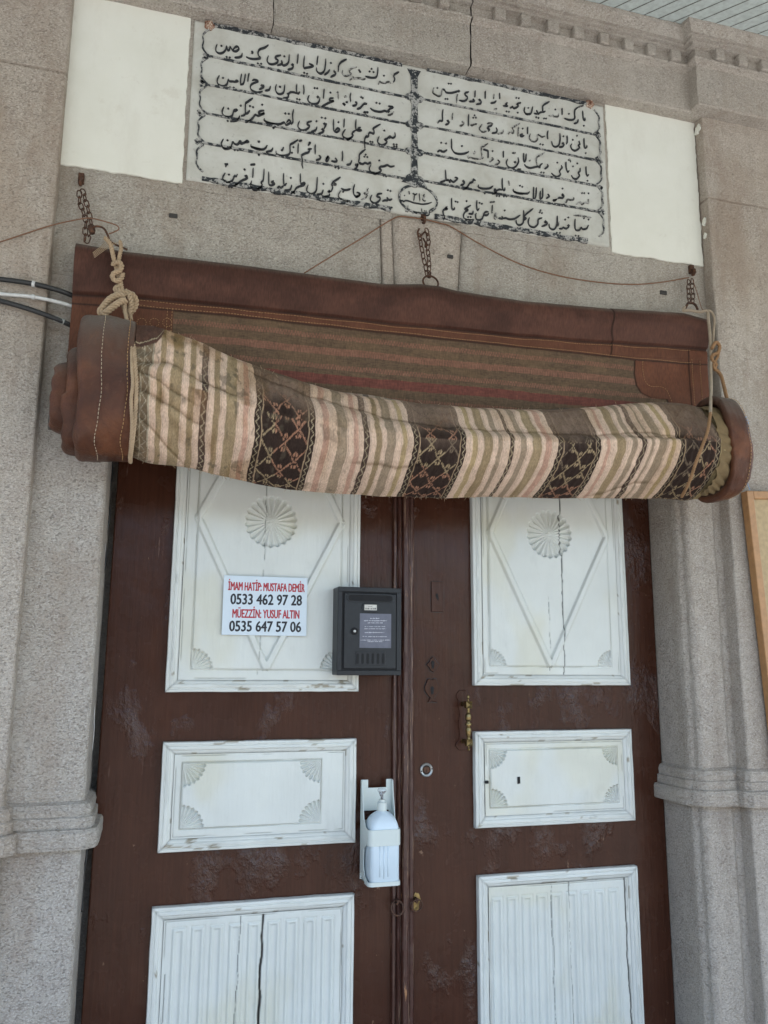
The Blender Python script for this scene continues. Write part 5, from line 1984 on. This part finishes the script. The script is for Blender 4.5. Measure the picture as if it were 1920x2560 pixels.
# woven pattern: stripes keyed to photograph columns at the bulge of the roll
SEQ = [(325, 'L'), (347, 'n'), (372, 'c'), (388, 'o'), (401, 'c'), (421, 'w'), (450, 'c'), (466, 'o'), (470, 'o'), (453, 'c')]
SEQ = [(320, 'n'), (372, 'c'), (388, 'o'), (402, 'c'), (421, 'O'), (450, 'c'), (468, 'o'), (484, 'c'), (500, 'z'), (517, 'c'), (533, 'o'), (548, 'c'), (564, 'O'), (591, 'c'), (607, 'p'), (620, 'c'),
       (636, 'B'), (787, 'c'), (806, 'p'), (821, 'c'), (842, 'g'), (866, 'c'), (884, 'p'), (896, 'c'), (908, 'z'), (923, 'c'), (940, 'o'), (953, 'c'), (965, 'g'), (987, 'c'), (1004, 'y'), (1016, 'c'),
       (1030, 'B'), (1162, 'c'), (1179, 'y'), (1192, 'c'), (1207, 'o'), (1227, 'c'), (1241, 'g'), (1252, 'c'), (1271, 'z'), (1280, 'c'), (1296, 'g'), (1311, 'c'), (1327, 'O'), (1349, 'c'), (1360, 'p'), (1374, 'c'),
       (1388, 'B'), (1498, 'c'), (1514, 'p'), (1523, 'c'), (1538, 'o'), (1558, 'c'), (1571, 'g'), (1583, 'c'), (1594, 'z'), (1607, 'c'), (1618, 'g'), (1625, 'c'), (1637, 'g'), (1656, 'c'), (1669, 'y'), (1679, 'c'),
       (1692, 'B'), (1800, 'k')]
BX = np.array([xz(a, 1090, -0.445)[0] for a, _ in SEQ]); KIND = [k for _, k in SEQ]
u = ru + (fbm(Xr * 6, th * 2 + Xr * 0, 3) - 0.5) * 0.006 + np.zeros_like(Yr)
s = (th / (2 * math.pi) * 0.62) + np.zeros_like(Yr)       # distance round the roll
idx = np.clip(np.searchsorted(BX, u, side='right') - 1, 0, len(BX) - 1)
u0 = BX[idx]; u1 = np.append(BX[1:], BX[-1] + 0.2)[idx]
w = u1 - u0; t = (u - u0)
KA = np.array(KIND)[idx]
PAL = {'c': (0.63, 0.462, 0.345), 'o': (0.310, 0.225, 0.130), 'O': (0.325, 0.240, 0.140), 'g': (0.320, 0.240, 0.165), 'p': (0.48, 0.295, 0.215), 'y': (0.40, 0.295, 0.160), 'n': (0.20, 0.145, 0.090), 'z': (0.075, 0.048, 0.036), 'B': (0.034, 0.021, 0.016), 'k': (0.33, 0.25, 0.13)}
CK = np.zeros(u.shape + (3,))
for k_, c_ in PAL.items(): CK[KA == k_] = c_
# fine warp threads inside the stripes
CK *= (0.90 + 0.20 * fbm(u * 700, s * 40, 2))[..., None]
cm_ = (KA == 'c')
CK = np.where((cm_ & (np.abs(t - w * 0.18) < 0.0012))[..., None], CK * 0.82, CK)
# zigzag braids
def zigzag(uc, half, per, th_):
    ph = np.abs(((s / per) % 1.0) * 2 - 1) * 2 - 1
    return np.abs(uc - ph * half) < th_


zz = (KA == 'z') & zigzag(t - w / 2, w * 0.30, 0.017, 0.0016)
CK = np.where(zz[..., None], np.array([0.34, 0.27, 0.18]), CK)
nn = (KA == 'n') & (zigzag(t - w * 0.35, w * 0.16, 0.021, 0.0016) | zigzag(t - w * 0.7, w * 0.14, 0.021, 0.0013) | (np.abs(t - w * 0.95) < 0.0018) | (np.abs(t - w * 0.52) < 0.0012))
CK = np.where(nn[..., None], np.array([0.38, 0.32, 0.23]), CK)
# embroidered lattice bands
isB = KA == 'B'
eb = 0.0165
inner_ = isB & (t > eb + 0.002) & (t < w - eb - 0.002)
edgeB = isB & ~inner_
te = np.where(t < w / 2, t, w - t)
zb1_ = edgeB & zigzag(te - 0.0075, 0.0040, 0.0135, 0.0013)
zb2_ = isB & (np.abs(te - eb) < 0.0015)
hue = fbm(s * 9 + idx * 3.1, u * 6, 2)
warmc = np.array([0.34, 0.175, 0.110]); yel = np.array([0.33, 0.245, 0.145]); gry = np.array([0.17, 0.125, 0.085])
LC = np.where((hue > 0.56)[..., None], warmc, np.where((hue > 0.38)[..., None], yel, gry))
CK = np.where(zb1_[..., None], np.array([0.36, 0.29, 0.19]), CK)
CK = np.where(zb2_[..., None], np.array([0.34, 0.24, 0.15]), CK)
pw = np.where(isB, (w - 2 * eb) / 1.9, 1.0); ps = 0.050
un = (t - eb) / pw; sn = s / ps + idx * 0.37
wob = (fbm(u * 60, s * 60, 2) - 0.5) * 0.09
a_ = (un + sn + wob) % 1.0; b_ = (un - sn + wob) % 1.0
lat = ((np.abs(a_ - 0.5) < 0.043) | (np.abs(b_ - 0.5) < 0.043)) & inner_
br_ = fbm(u * 400, s * 400, 2)
lat &= br_ > 0.32
# little tulip heads above and below each crossing
da = (a_ - 0.5); db = (b_ - 0.5)
lu = (da + db) / 2 * pw; ls = (da - db) / 2 * ps
# nearest crossing
lu = np.where(lu > pw / 4, lu - pw / 2, np.where(lu < -pw / 4, lu + pw / 2, lu))
tul = inner_ & (((lu / 0.0058) ** 2 + ((np.abs(ls) - 0.0105) / 0.0042) ** 2) < 1) & (np.abs(lu) > 0.0009) & (br_ > 0.25)
CK = np.where(lat[..., None], LC, CK)
CK = np.where(tul[..., None], LC * 1.08, CK)
emb = (lat | tul | zz | nn | zb1_ | zb2_) * 1.0
# wear and dust: the side that faces up has faded to a grey-brown felt
up = sstep(0.44, 0.74, zfr + (fbm(u * 7, s * 7, 3) - 0.5) * 0.34)
ded = np.where(isB, 0.80, np.where(KA == 'z', 0.6, 0.05)) * up
CK = mix(CK, np.array([0.240, 0.165, 0.118]) * (0.85 + 0.3 * fbm(u * 30, s * 30, 3))[..., None], ded[..., None])
CK = np.where((isB & ((lat | tul) > 0))[..., None], mix(CK, CK * 0.66, up[..., None]), CK)
# grime, moth spots and the dirty left end
spots = fbm(u * 55, s * 55, 4)
CK = mix(CK, np.array([0.10, 0.08, 0.055]), (sstep(0.64, 0.74, spots) * 0.6 * sstep(0.9, 0.1, u))[..., None])
gr = fbm(u * 14 + 5, s * 10, 4)
CK = mix(CK, CK * np.array([0.66, 0.60, 0.48]), (sstep(0.50, 0.68, gr) * (0.40 + 0.65 * sstep(0.45, 0.0, u)))[..., None])
CK = mix(CK, np.array([0.28, 0.15, 0.07]), (sstep(0.60, 0.74, fbm(u * 10 + 31, s * 8 + 9, 3)) * 0.35 * sstep(0.5, 0.1, u))[..., None])
CK = mix(CK, CK * np.array([0.42, 0.38, 0.32]), (foldc * 0.75)[..., None])  # crease shade put into the dye along the folds
# leather patch sewn on the upper left corner of the kilim
pl = [xz(px_, py_, -0.42) for px_, py_ in ((325, 871), (360, 872), (390, 866), (402, 850), (410, 832), (412, 815))]
pz = np.interp(Xr, [p[0] for p in pl], [p[1] for p in pl])
inp = (Zr > pz) & (Xr < pl[-1][0]) & (np.cos(th) > -0.3)
CK = np.where(inp[..., None], np.array([0.085, 0.045, 0.032]) * (0.8 + 0.5 * fbm(u * 20, s * 20, 3))[..., None], CK)
rim = inp & (np.abs(Zr - pz - 0.014 - 0.12 * (Xr - pl[0][0]) * 0) < 0.0018)
CK = np.where(rim[..., None], np.array([0.36, 0.29, 0.19]), CK)
Yr = Yr - 0.0012 * emb * front - 0.003 * inp
# tuft back-face seam
nrm_s = 1 - 0.07 * np.exp(-((ru - rx0) / 0.035) ** 2) - 0.05 * sstep(rx1 - 0.05, rx1, ru)
Yr = yc + (Yr - yc) * nrm_s; Zr = zc + (Zr - zc) * nrm_s
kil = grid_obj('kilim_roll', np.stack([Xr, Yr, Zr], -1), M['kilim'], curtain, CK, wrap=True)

# second turn of cloth showing behind the top of the roll
xs2 = np.linspace(0.30, 1.45, 360)[:, None]; t2 = np.linspace(0, math.pi, 40)[None, :]
z2 = I(tl, xs2) + 0.008 + 0.006 * np.sin(xs2 * 5)
X2 = xs2 + 0 * t2; Y2 = -0.300 - 0.042 * np.cos(t2) + (fbm(X2 * 12, t2 + 0 * X2, 2) - 0.5) * 0.01; Z2 = z2 - 0.05 + 0.056 * np.sin(t2) * sstep(0.28, 0.55, xs2) * (1 - sstep(1.15, 1.44, xs2))
i2 = np.clip(np.searchsorted(BX, X2 - 0.03, side='right') - 1, 0, len(BX) - 1)
K2 = np.array(KIND)[i2]; C2 = np.zeros(X2.shape + (3,))
for k_, c_ in PAL.items(): C2[K2 == k_] = np.array(c_) * 0.75
C2 = mix(C2, np.array([0.20, 0.17, 0.13]), 0.45)
grid_obj('inner_turn', np.stack([X2, Y2, Z2], -1), M['kilim'], curtain, C2)

# frayed threads along the lower edge
m = MB()
for k in range(170):
    x = random.uniform(rx0 + 0.03, rx1 - 0.1)
    i = int((x - rx0) / (rx1 - rx0) * (NU - 1)); j = int(NS * random.uniform(0.70, 0.80)) if random.random() < 0.75 else int(NS * random.uniform(0.16, 0.26))
    p = np.array([Xr[i, j], Yr[i, j], Zr[i, j]]); L = random.uniform(0.004, 0.011)
    up_ = -1 if j > NS / 2 else 1
    d = np.array([random.uniform(-1, 1), random.uniform(-0.8, 0.2), up_ * random.uniform(0.4, 1.2)]); d /= np.linalg.norm(d)
    e = np.array([random.uniform(-1, 1), 0, random.uniform(-0.3, 0.3)]) * L * 0.4
    m.tube([p - d * 0.002, p + d * L * 0.5 + e * 0.4, p + d * L + e], [0.0006, 0.0005, 0.0003], 4)
m.build('loose_threads', M['rope'], kil)['kind'] = 'stuff'


# leather ends
def leather_tube(name, xa, xb, ctop, cbot, ymid, ay_, flare=0.0, rl=0.02, rr=0.006, seed=0, stitch=(), ridge=0.0, lean=0.0, right_close=False):
    n, k = 90, 120
    U = np.linspace(0, 1, n)[:, None]; T = np.linspace(0, 2 * math.pi, k, endpoint=False)[None, :]
    X = xa + (xb - xa) * U + 0 * T
    zt_, zb2 = ctop(U), cbot(U)
    hz, zc2 = (zt_ - zb2) / 2, (zt_ + zb2) / 2
    el = np.minimum((X - xa) / rl, 1); er = np.minimum((xb - X) / rr, 1)
    shr = np.sqrt(np.clip(1 - (1 - el) ** 2, 0, 1)) * 0.14 + 0.86
    shr2 = np.sqrt(np.clip(1 - (1 - er) ** 2, 0, 1)) * (0.55 if right_close else 0.12) + (0.45 if right_close else 0.88)
    sc = shr * shr2 * (1 + flare * np.sin(U * math.pi))
    fz2 = np.sign(np.sin(T)) * np.abs(np.sin(T)) ** 0.9; fy2 = np.sign(np.cos(T)) * np.abs(np.cos(T)) ** 0.75
    nz = (fbm(X * 16 + seed, np.sin(T) * 1.6 + np.cos(T) + seed, 4) - 0.5) * 0.15 + (fbm(X * 60 + seed, np.sin(T) * 7 + np.cos(T) * 3 + seed, 3) - 0.5) * 0.035
    Y = ymid - ay_ * fy2 * (sc + nz) + lean * (U - 0.5)
    Z = zc2 + hz * fz2 * (sc + nz * 0.4)
    X = X + (fbm(T * 1.3 + seed * 2, X * 0 + seed, 3) - 0.5) * 0.022
    o = grid_obj(name, np.stack([X, Y, Z], -1), M['leather'], curtain, wrap=True)
    md = o.modifiers.new('thick', 'SOLIDIFY'); md.thickness = 0.006; md.offset = -1
    for fr in stitch:
        i = int(fr * (n - 1)); sel = [j for j in range(k) if math.cos(T[0, j]) > -0.05]
        sel = sorted(sel, key=lambda j: ((T[0, j] + math.pi) % (2 * math.pi)))
        P = [(X[i, j] + 0.004 * math.sin(T[0, j] * 2), Y[i, j] - 0.0015, Z[i, j] + 0.001 * math.sin(T[0, j])) for j in sel]
        stitches('stitching', P, M['thread_pale' if fr < 0.6 else 'thread'], o, 0.010, 0.0068, 0.0011, 0.001)
    return o


c1 = lambda p, Y: xz(p[0], p[1], Y)[1]
lin = lambda a, b: (lambda U: a * (1 - U) + b * U)
Lx = lambda px_, Y: xz(px_, 1000, Y)[0]
leather_tube('leather_end', Lx(186, -0.44), Lx(334, -0.44), lin(c1((230, 786), -0.38), c1((330, 800), -0.38)), lin(c1((230, 1148), -0.36), c1((330, 1146), -0.36)), -0.345, 0.120, 0.01, 0.022, 0.006, 3, (0.42, 0.86))
leather_tube('leather_end', Lx(158, -0.36), Lx(232, -0.38), lin(c1((180, 872), -0.34), c1((215, 862), -0.34)), lin(c1((190, 1128), -0.33), c1((220, 1133), -0.33)), -0.315, 0.088, 0.03, 0.022, 0.006, 8, (0.80,))
leather_tube('leather_end', Lx(126, -0.32), Lx(190, -0.34), lin(c1((150, 910), -0.31), c1((175, 905), -0.31)), lin(c1((135, 1070), -0.31), c1((165, 1085), -0.31)), -0.300, 0.060, 0.02, 0.022, 0.006, 14, ())
b = MB()
xa_, za_ = xz(124, 985, -0.29); xb_, zb2_ = xz(137, 1074, -0.29)
b.box(xa_ + 0.002, xb_ + 0.03, -0.295, -0.280, zb2_, za_)
bevel(b.build('roller_plate', M['dirt'], curtain), 0.002)
re = leather_tube('leather_end', Lx(1790, -0.40), Lx(1853, -0.40), lin(c1((1790, 992), -0.37), c1((1850, 1012), -0.37)), lin(c1((1770, 1256), -0.34), c1((1840, 1240), -0.34)), -0.345, 0.116, 0.04, 0.006, 0.040, 21, (0.62,), right_close=True)
# bunched lining between kilim and leather
ub = np.linspace(0, 1, 40)[:, None]; tb_ = np.linspace(0, 2 * math.pi, 150, endpoint=False)[None, :]
xb0, xb1 = rx1 - 0.020, Lx(1806, -0.40)
hz_ = (zT[-1, 0] - zB[-1, 0]) / 2; zc_ = (zT[-1, 0] + zB[-1, 0]) / 2
ple = np.abs(np.sin(tb_ * 9 + 2.4 * np.sin(tb_ * 2.0 + 1) + 1.3 * np.sin(tb_ * 5) + ub * 3.0)) ** 0.6 * (0.45 + 0.55 * fbm(tb_ * 2 + ub * 0, ub * 2 + tb_ * 0, 2))
rr_ = (0.86 + 0.11 * ple * np.sin(ub * math.pi * 0.9 + 0.3))
Xb = xb0 + (xb1 - xb0) * ub + 0.014 * (ple - 0.5) + 0 * tb_
Yb_ = -0.345 - 0.112 * np.cos(tb_) * rr_; Zb_ = zc_ + hz_ * 1.0 * np.sin(tb_) * rr_
KH = simple('khaki_lining', (0.20, 0.138, 0.066), 0.9)
grid_obj('bunched_lining', np.stack([Xb, Yb_, Zb_], -1), KH, curtain, wrap=True)

# ------------------------------------------------------------------ chains, ring, ropes and wires
def chain_link(parent, c, d, up, L, W, r):
    c = Vector(c); d = Vector(d).normalized(); s_ = Vector(up); s_ = (s_ - d * s_.dot(d)).normalized()
    pts = []
    h = L / 2 - W / 2
    for j in range(9):
        a = math.pi * j / 8; pts.append(c + d * (h + W / 2 * math.sin(a)) + s_ * (W / 2 * math.cos(a)))
    for j in range(9):
        a = math.pi + math.pi * j / 8; pts.append(c + d * (-h + W / 2 * math.sin(a)) + s_ * (W / 2 * math.cos(a)))
    m = MB(); m.tube(pts, r, 6, closed=True)
    return m.build('link', M['rust'], parent, smooth=True)


def chain(parent, pts, L=0.025, W=0.0125, r=0.0017):
    P = resample(np.array(pts), L - 2 * r * 1.6)
    for i in range(len(P) - 1):
        d = P[i + 1] - P[i]
        up = (1, 0.25, 0) if i % 2 == 0 else (0.45, -1, 0)
        chain_link(parent, (P[i] + P[i + 1]) / 2, d, up, L, W, r)


def eye_bolt(parent, p, L=0.05):
    m = MB()
    x, y, z = p
    m.tube([(x, y + L, z + 0.004), (x, y - 0.012, z + 0.004), (x, y - 0.022, z - 0.002), (x, y - 0.024, z - 0.012), (x, y - 0.016, z - 0.018), (x, y - 0.008, z - 0.014)], 0.0052, 8)
    m.box(x - 0.008, x + 0.008, y - 0.012, y + 0.002, z - 0.008, z + 0.022)
    bevel(m.build('wall_hook', M['rust'], parent), 0.002)


A3 = lambda px_, py_, Y: tuple(at(px_, py_, Y))
eA = A3(203, 455, YJ)
chA = thing('hanging_chain', 'rusty double chain on wall hook below the left plaster panel', 'chain', eA, 'chains holding up the curtain')
eye_bolt(chA, eA)
chain(chA, [A3(199, 478, -0.205), A3(197, 500, -0.21), A3(206, 525, -0.215), A3(215, 548, -0.22), A3(213, 575, -0.225), A3(212, 602, -0.23)])
chain(chA, [A3(206, 474, -0.205), A3(213, 498, -0.215), A3(220, 522, -0.22), A3(226, 550, -0.225), A3(232, 578, -0.23), A3(222, 590, -0.235), A3(216, 606, -0.235)])
m = MB()
m.tube(smooth_path([A3(228, 572, -0.232), A3(240, 566, -0.24), A3(258, 570, -0.245), A3(268, 585, -0.25), A3(275, 602, -0.255), A3(290, 612, -0.26), A3(318, 624, -0.262)], 6), 0.0030, 8)
m.tube([A3(225, 565, -0.232), A3(231, 583, -0.236)], 0.0075, 8)
m.build('iron_hook', M['rust'], chA, smooth=True)
eB = A3(1056, 550, YJ)
chB = thing('hanging_chain', 'rusty double chain with iron ring at the keystone under the plaque', 'chain', eB, 'chains holding up the curtain')
eye_bolt(chB, eB, 0.04)
chain(chB, [A3(1048, 585, -0.205), A3(1053, 615, -0.21), A3(1060, 650, -0.218), A3(1066, 678, -0.225), A3(1069, 692, -0.23)])
chain(chB, [A3(1066, 572, -0.205), A3(1072, 600, -0.21), A3(1069, 625, -0.215), A3(1073, 655, -0.222), A3(1073, 678, -0.228), A3(1072, 693, -0.23)])
rc = at(1076.5, 706, -0.236); m = MB()
m.tube([(rc[0] + 0.0245 * math.cos(a), rc[1] + 0.005 * math.sin(a), rc[2] + 0.0235 * math.sin(a)) for a in np.linspace(0, 2 * math.pi, 37)[:-1]], 0.0030, 8, closed=True)
m.tube([(rc[0] - 0.004, rc[1] - 0.006, rc[2] + 0.027), (rc[0] - 0.004, rc[1] - 0.007, rc[2] + 0.018), (rc[0] - 0.003, rc[1] + 0.007, rc[2] + 0.018), (rc[0] - 0.004, rc[1] + 0.007, rc[2] + 0.028)], 0.0026, 6)
m.build('iron_ring', M['rust'], chB, smooth=True)
m = MB()
m.tube(smooth_path([A3(1058, 596, -0.205), A3(1064, 608, -0.21), A3(1063, 618, -0.212), A3(1068, 610, -0.208)], 5), 0.0028, 7)
m.tube(smooth_path([A3(1048, 572, -0.20), A3(1044, 582, -0.206), A3(1050, 592, -0.208), A3(1062, 580, -0.204), A3(1070, 590, -0.206)], 5), 0.0030, 7)
m.build('wire_twist', M['rust'], chB, smooth=True)
eC = A3(1726, 680, YJ)
chC = thing('hanging_chain', 'short rusty chain on wall hook at the right end of curtain', 'chain', eC, 'chains holding up the curtain')
eye_bolt(chC, eC, 0.04)
chain(chC, [A3(1722, 700, -0.205), A3(1721, 718, -0.212), A3(1722, 742, -0.218), A3(1724, 758, -0.225)])
chain(chC, [A3(1731, 698, -0.205), A3(1730, 716, -0.212), A3(1733, 742, -0.218), A3(1731, 758, -0.225)])
m = MB(); m.tube(smooth_path([A3(1714, 770, -0.24), A3(1720, 758, -0.235), A3(1728, 757, -0.23), A3(1738, 762, -0.235), A3(1744, 774, -0.245)], 5), 0.0042, 8)
m.build('iron_hook', M['rust'], chC, smooth=True)

# thin rusty wires
def wire(label, pts, r=0.0018, mat='wire', nm='rusty_wire', group=None):
    m = MB(); m.tube(smooth_path(pts, 8), r, 6)
    return tag(m.build(nm, M[mat], None, smooth=True), label, 'wire', group)


wire('thin rusty wire leading off left from the left hook', [A3(-40, 618, -0.23), A3(40, 592, -0.232), A3(130, 563, -0.232), A3(205, 547, -0.240), A3(230, 546, -0.24), A3(270, 556, -0.245), A3(292, 564, -0.25), A3(297, 573, -0.25), A3(285, 580, -0.25), A3(272, 585, -0.25)], 0.0017)
wire('taut thin wire sloping down left from the middle hook', [A3(760, 683, -0.20), A3(830, 640, -0.198), A3(900, 598, -0.196), A3(960, 560, -0.195), A3(985, 546, -0.193), A3(1003, 541, -0.193), A3(1052, 547, -0.193)], 0.0020)
wire('sagging thin wire strung from the middle hook to the right hook', [A3(1050, 545, -0.193), A3(1100, 558, -0.193), A3(1128, 567, -0.193), A3(1200, 610, -0.195), A3(1300, 660, -0.197), A3(1400, 690, -0.198), A3(1500, 706, -0.198), A3(1580, 711, -0.198), A3(1650, 706, -0.198), A3(1722, 694, -0.200)], 0.0021)
wire('short wire dropping from right hook to the curtain corner', [A3(1732, 700, -0.205), A3(1742, 730, -0.22), A3(1752, 765, -0.24), A3(1757, 775, -0.25)], 0.0013)

# left rope with its knots
m = MB()
H1 = [A3(262, 594, -0.268), A3(276, 610, -0.272), A3(282, 635, -0.275), A3(290, 665, -0.278), A3(296, 690, -0.280), A3(301, 712, -0.283), A3(306, 730, -0.288)]
rope_mb(m, H1, 0.0060, 0.024)
rope_mb(m, [A3(300, 603, -0.268), A3(303, 620, -0.274), A3(299, 640, -0.276), A3(296, 665, -0.279), A3(300, 690, -0.282), A3(304, 715, -0.285), A3(308, 735, -0.290)], 0.0052, 0.022)
rope_mb(m, [A3(281, 662, -0.284), A3(292, 655, -0.294), A3(304, 662, -0.294), A3(300, 676, -0.296), A3(286, 682, -0.294), A3(281, 692, -0.290), A3(290, 702, -0.290), A3(303, 696, -0.292), A3(307, 684, -0.288)], 0.0064, 0.024)
rope_mb(m, [A3(296, 718, -0.290), A3(290, 724, -0.302), A3(310, 731, -0.312), A3(331, 737, -0.310), A3(340, 755, -0.306), A3(333, 774, -0.306), A3(318, 783, -0.306), A3(311, 765, -0.314), A3(306, 745, -0.314), A3(296, 730, -0.306)], 0.0078, 0.028)
rope_mb(m, [A3(316, 728, -0.302), A3(325, 742, -0.322), A3(328, 764, -0.322), A3(322, 782, -0.318)], 0.0070, 0.028)
rope_mb(m, [A3(314, 742, -0.318), A3(296, 738, -0.324), A3(275, 748, -0.330), A3(258, 768, -0.336), A3(250, 780, -0.340), A3(260, 784, -0.346), A3(276, 772, -0.348), A3(300, 755, -0.340), A3(314, 752, -0.330)], 0.0085, 0.030)
rope_mb(m, [A3(322, 775, -0.318), A3(326, 785, -0.325), A3(329, 800, -0.33)], 0.0044, 0.02)
RL = [A3(312, 752, -0.322), A3(313, 778, -0.345), A3(319, 808, -0.385), A3(328, 840, -0.425), A3(335, 870, -0.450), A3(338, 910, -0.468), A3(341, 960, -0.474), A3(340, 1000, -0.474), A3(337, 1050, -0.468), A3(333, 1090, -0.458), A3(329, 1120, -0.436), A3(326, 1143, -0.40), A3(326, 1155, -0.35)]
rope_mb(m, RL, 0.0050, 0.022)
rope_mb(m, [A3(329, 868, -0.452), A3(330, 920, -0.472), A3(332, 960, -0.478), A3(328, 1000, -0.478), A3(330, 1060, -0.470), A3(327, 1110, -0.446), A3(324, 1145, -0.40)], 0.0042, 0.02)
ro = m.build('knotted_rope', M['rope'], None, smooth=True)
tag(ro, 'thick knotted jute rope tying up the left end of the roll', 'rope', 'ropes tying the curtain roll')
m = MB()
for k in range(5):
    x_ = 262 + 8 * k
    m.tube(smooth_path([A3(x_, 606, -0.272), A3(x_ - 12 - 4 * k, 618 + k, -0.278), A3(x_ - 30 - 7 * k, 632 + 3 * k, -0.280)], 4), 0.0007, 4)
m.build('frayed_ends', M['rope'], ro)
# right rope
m = MB()
RR = [A3(1712, 768, -0.262), A3(1709, 777, -0.272), A3(1725, 776, -0.278), A3(1750, 780, -0.280), A3(1768, 778, -0.278), A3(1771, 800, -0.285), A3(1775, 840, -0.288), A3(1777, 880, -0.292), A3(1777, 920, -0.300), A3(1778, 960, -0.320), A3(1777, 1000, -0.395), A3(1776, 1035, -0.445)]
rope_mb(m, RR, 0.0048, 0.024)
RB = [A3(1776, 1032, -0.446), A3(1770, 1075, -0.476), A3(1756, 1115, -0.480), A3(1742, 1150, -0.474), A3(1727, 1195, -0.456), A3(1713, 1225, -0.42), A3(1704, 1242, -0.37)]
rope_mb(m, [A3(1770, 776, -0.275), A3(1780, 782, -0.270), A3(1786, 800, -0.268), A3(1784, 830, -0.270), A3(1782, 860, -0.275), A3(1780, 876, -0.285)], 0.0040, 0.018)
r1 = m.build('tied_rope', M['rope_pale'], None, smooth=True)
tag(r1, 'pale cord tying up the right end of the roll', 'rope', 'ropes tying the curtain roll')
m = MB()
rope_mb(m, RB, 0.0046, 0.024)
m.build('brown_rope', M['rope_brown'], r1, smooth=True)
m = MB()
rope_mb(m, [A3(1779, 872, -0.300), A3(1790, 856, -0.296), A3(1799, 866, -0.290), A3(1795, 882, -0.296), A3(1782, 888, -0.302), A3(1780, 900, -0.300), A3(1790, 910, -0.296), A3(1786, 922, -0.290), A3(1792, 926, -0.286), A3(1803, 940, -0.288), A3(1810, 965, -0.300), A3(1817, 995, -0.330)], 0.0056, 0.022)
rope_mb(m, [A3(1798, 868, -0.294), A3(1795, 890, -0.300), A3(1784, 912, -0.300), A3(1789, 925, -0.296), A3(1799, 932, -0.292)], 0.0045, 0.02)
m.build('brown_rope_end', M['rope_brown'], r1, smooth=True)

# ------------------------------------------------------------------ cables
cabs = 'cables running in from the left behind the curtain'
def cable(label, pts, r, mat, ties=()):
    m = MB(); m.tube(smooth_path(pts, 8), r, 10)
    o = tag(m.build('cable', M[mat], None, smooth=True), label, 'cable', cabs)
    for (a, b2, nm, mt, k) in ties:
        t_ = MB(); t_.tube([a, b2], r * k, 10)
        bevel(t_.build(nm, M[mt], o), 0.0006)
    return o


cable('thick black cable, upper one passing behind the left leather end', [A3(-60, 694, -0.245), A3(0, 698, -0.245), A3(80, 709, -0.245), A3(140, 724, -0.235), A3(190, 742, -0.215), A3(230, 756, -0.205)], 0.0068, 'rubber_black', [(A3(80, 709, -0.245), A3(88, 711, -0.245), 'cable_tie', 'cable_white', 1.25)])
cable('white cable running between the two black cables', [A3(-60, 730, -0.240), A3(0, 735, -0.240), A3(80, 742, -0.240), A3(140, 754, -0.232), A3(190, 768, -0.215), A3(230, 780, -0.205)], 0.0050, 'cable_white', [(A3(79, 742, -0.240), A3(87, 743, -0.240), 'cable_tie', 'cable_white', 1.4)])
cable('thick black cable with grey tape, lower one behind the leather end', [A3(-60, 738, -0.245), A3(0, 752, -0.245), A3(70, 772, -0.245), A3(140, 797, -0.240), A3(190, 820, -0.215), A3(230, 842, -0.205)], 0.0068, 'rubber_black', [(A3(135, 795, -0.240), A3(160, 805, -0.232), 'tape_wrap', 'tie_grey', 1.12)])
# thin cable in the gap beside the left leaf
m = MB(); pts = []
for k in range(60):
    t_ = k / 59; z = 2.30 - 1.35 * t_
    pts.append((-0.1325 + 0.0025 * math.sin(k * 1.1) + 0.004 * math.sin(t_ * 9), -0.012 + 0.002 * math.cos(k * 1.1), z))
m.tube(smooth_path(pts, 3), 0.0026, 7)
tag(m.build('door_cable', M['rubber_black'], None, smooth=True), 'thin black twisted cable in the gap left of the door', 'cable')
m = MB(); m.tube(smooth_path([(-0.134 + 0.003 * math.sin(k * 1.7), -0.02, 2.16 - 0.055 * k) for k in range(6)] + [(-0.136, -0.02, 1.6), (-0.131, -0.03, 1.47), (-0.1285, -0.02, 1.40), (-0.134, -0.01, 1.30)], 5), 0.0012, 6)
tag(m.build('door_wire', M['cable_white'], None, smooth=True), 'thin pale wire beside the black cable left of the door', 'wire')

# ------------------------------------------------------------------ framed notice board at the right edge
nb0x = xz(1867, 1228, -0.262)[0]; nbz1 = xz(1861, 1226, -0.262)[1]
board = thing('notice_board', 'wooden framed notice board hanging at the right edge of the picture', 'board', (nb0x, YP, nbz1))
W_, H_ = 0.72, 0.88; z0 = nbz1 - H_
b = MB()
fw = 0.026
for bx in ((nb0x, nb0x + fw, z0, nbz1), (nb0x + W_ - fw, nb0x + W_, z0, nbz1)): b.box(bx[0], bx[1], -0.262, -0.232, bx[2], bx[3])
for bx in ((nb0x + fw, nb0x + W_ - fw, nbz1 - fw, nbz1 - 0.0004), (nb0x + fw, nb0x + W_ - fw, z0 + 0.0004, z0 + fw)): b.box(bx[0], bx[1], -0.2615, -0.2325, bx[2], bx[3])
bevel(b.build('wooden_frame', M['wood'], board), 0.003)
b = MB(); b.box(nb0x + fw - 0.002, nb0x + W_ - fw + 0.002, -0.250, -0.236, z0 + fw - 0.002, nbz1 - fw + 0.002)
b.build('board_face', M['cork'], board)
m = MB(); m.tube(smooth_path([A3(1872, 1048, -0.236), A3(1876, 1062, -0.238), A3(1876, 1085, -0.238), A3(1873, 1110, -0.237)], 6), 0.0034, 8)
m.tube(smooth_path([A3(1873, 1110, -0.237), A3(1865, 1140, -0.236), A3(1863, 1170, -0.236), A3(1866, 1195, -0.236), A3(1871, 1212, -0.238), A3(1875, 1226, -0.240)], 6), 0.0012, 6)
m.tube([A3(1872, 1048, -0.236), A3(1872, 1040, -0.20)], 0.003, 8)
m.build('hanging_cord', M['blue_cord'], board, smooth=True)
board.rotation_euler.y = R(-2.6)      # hangs a little crooked
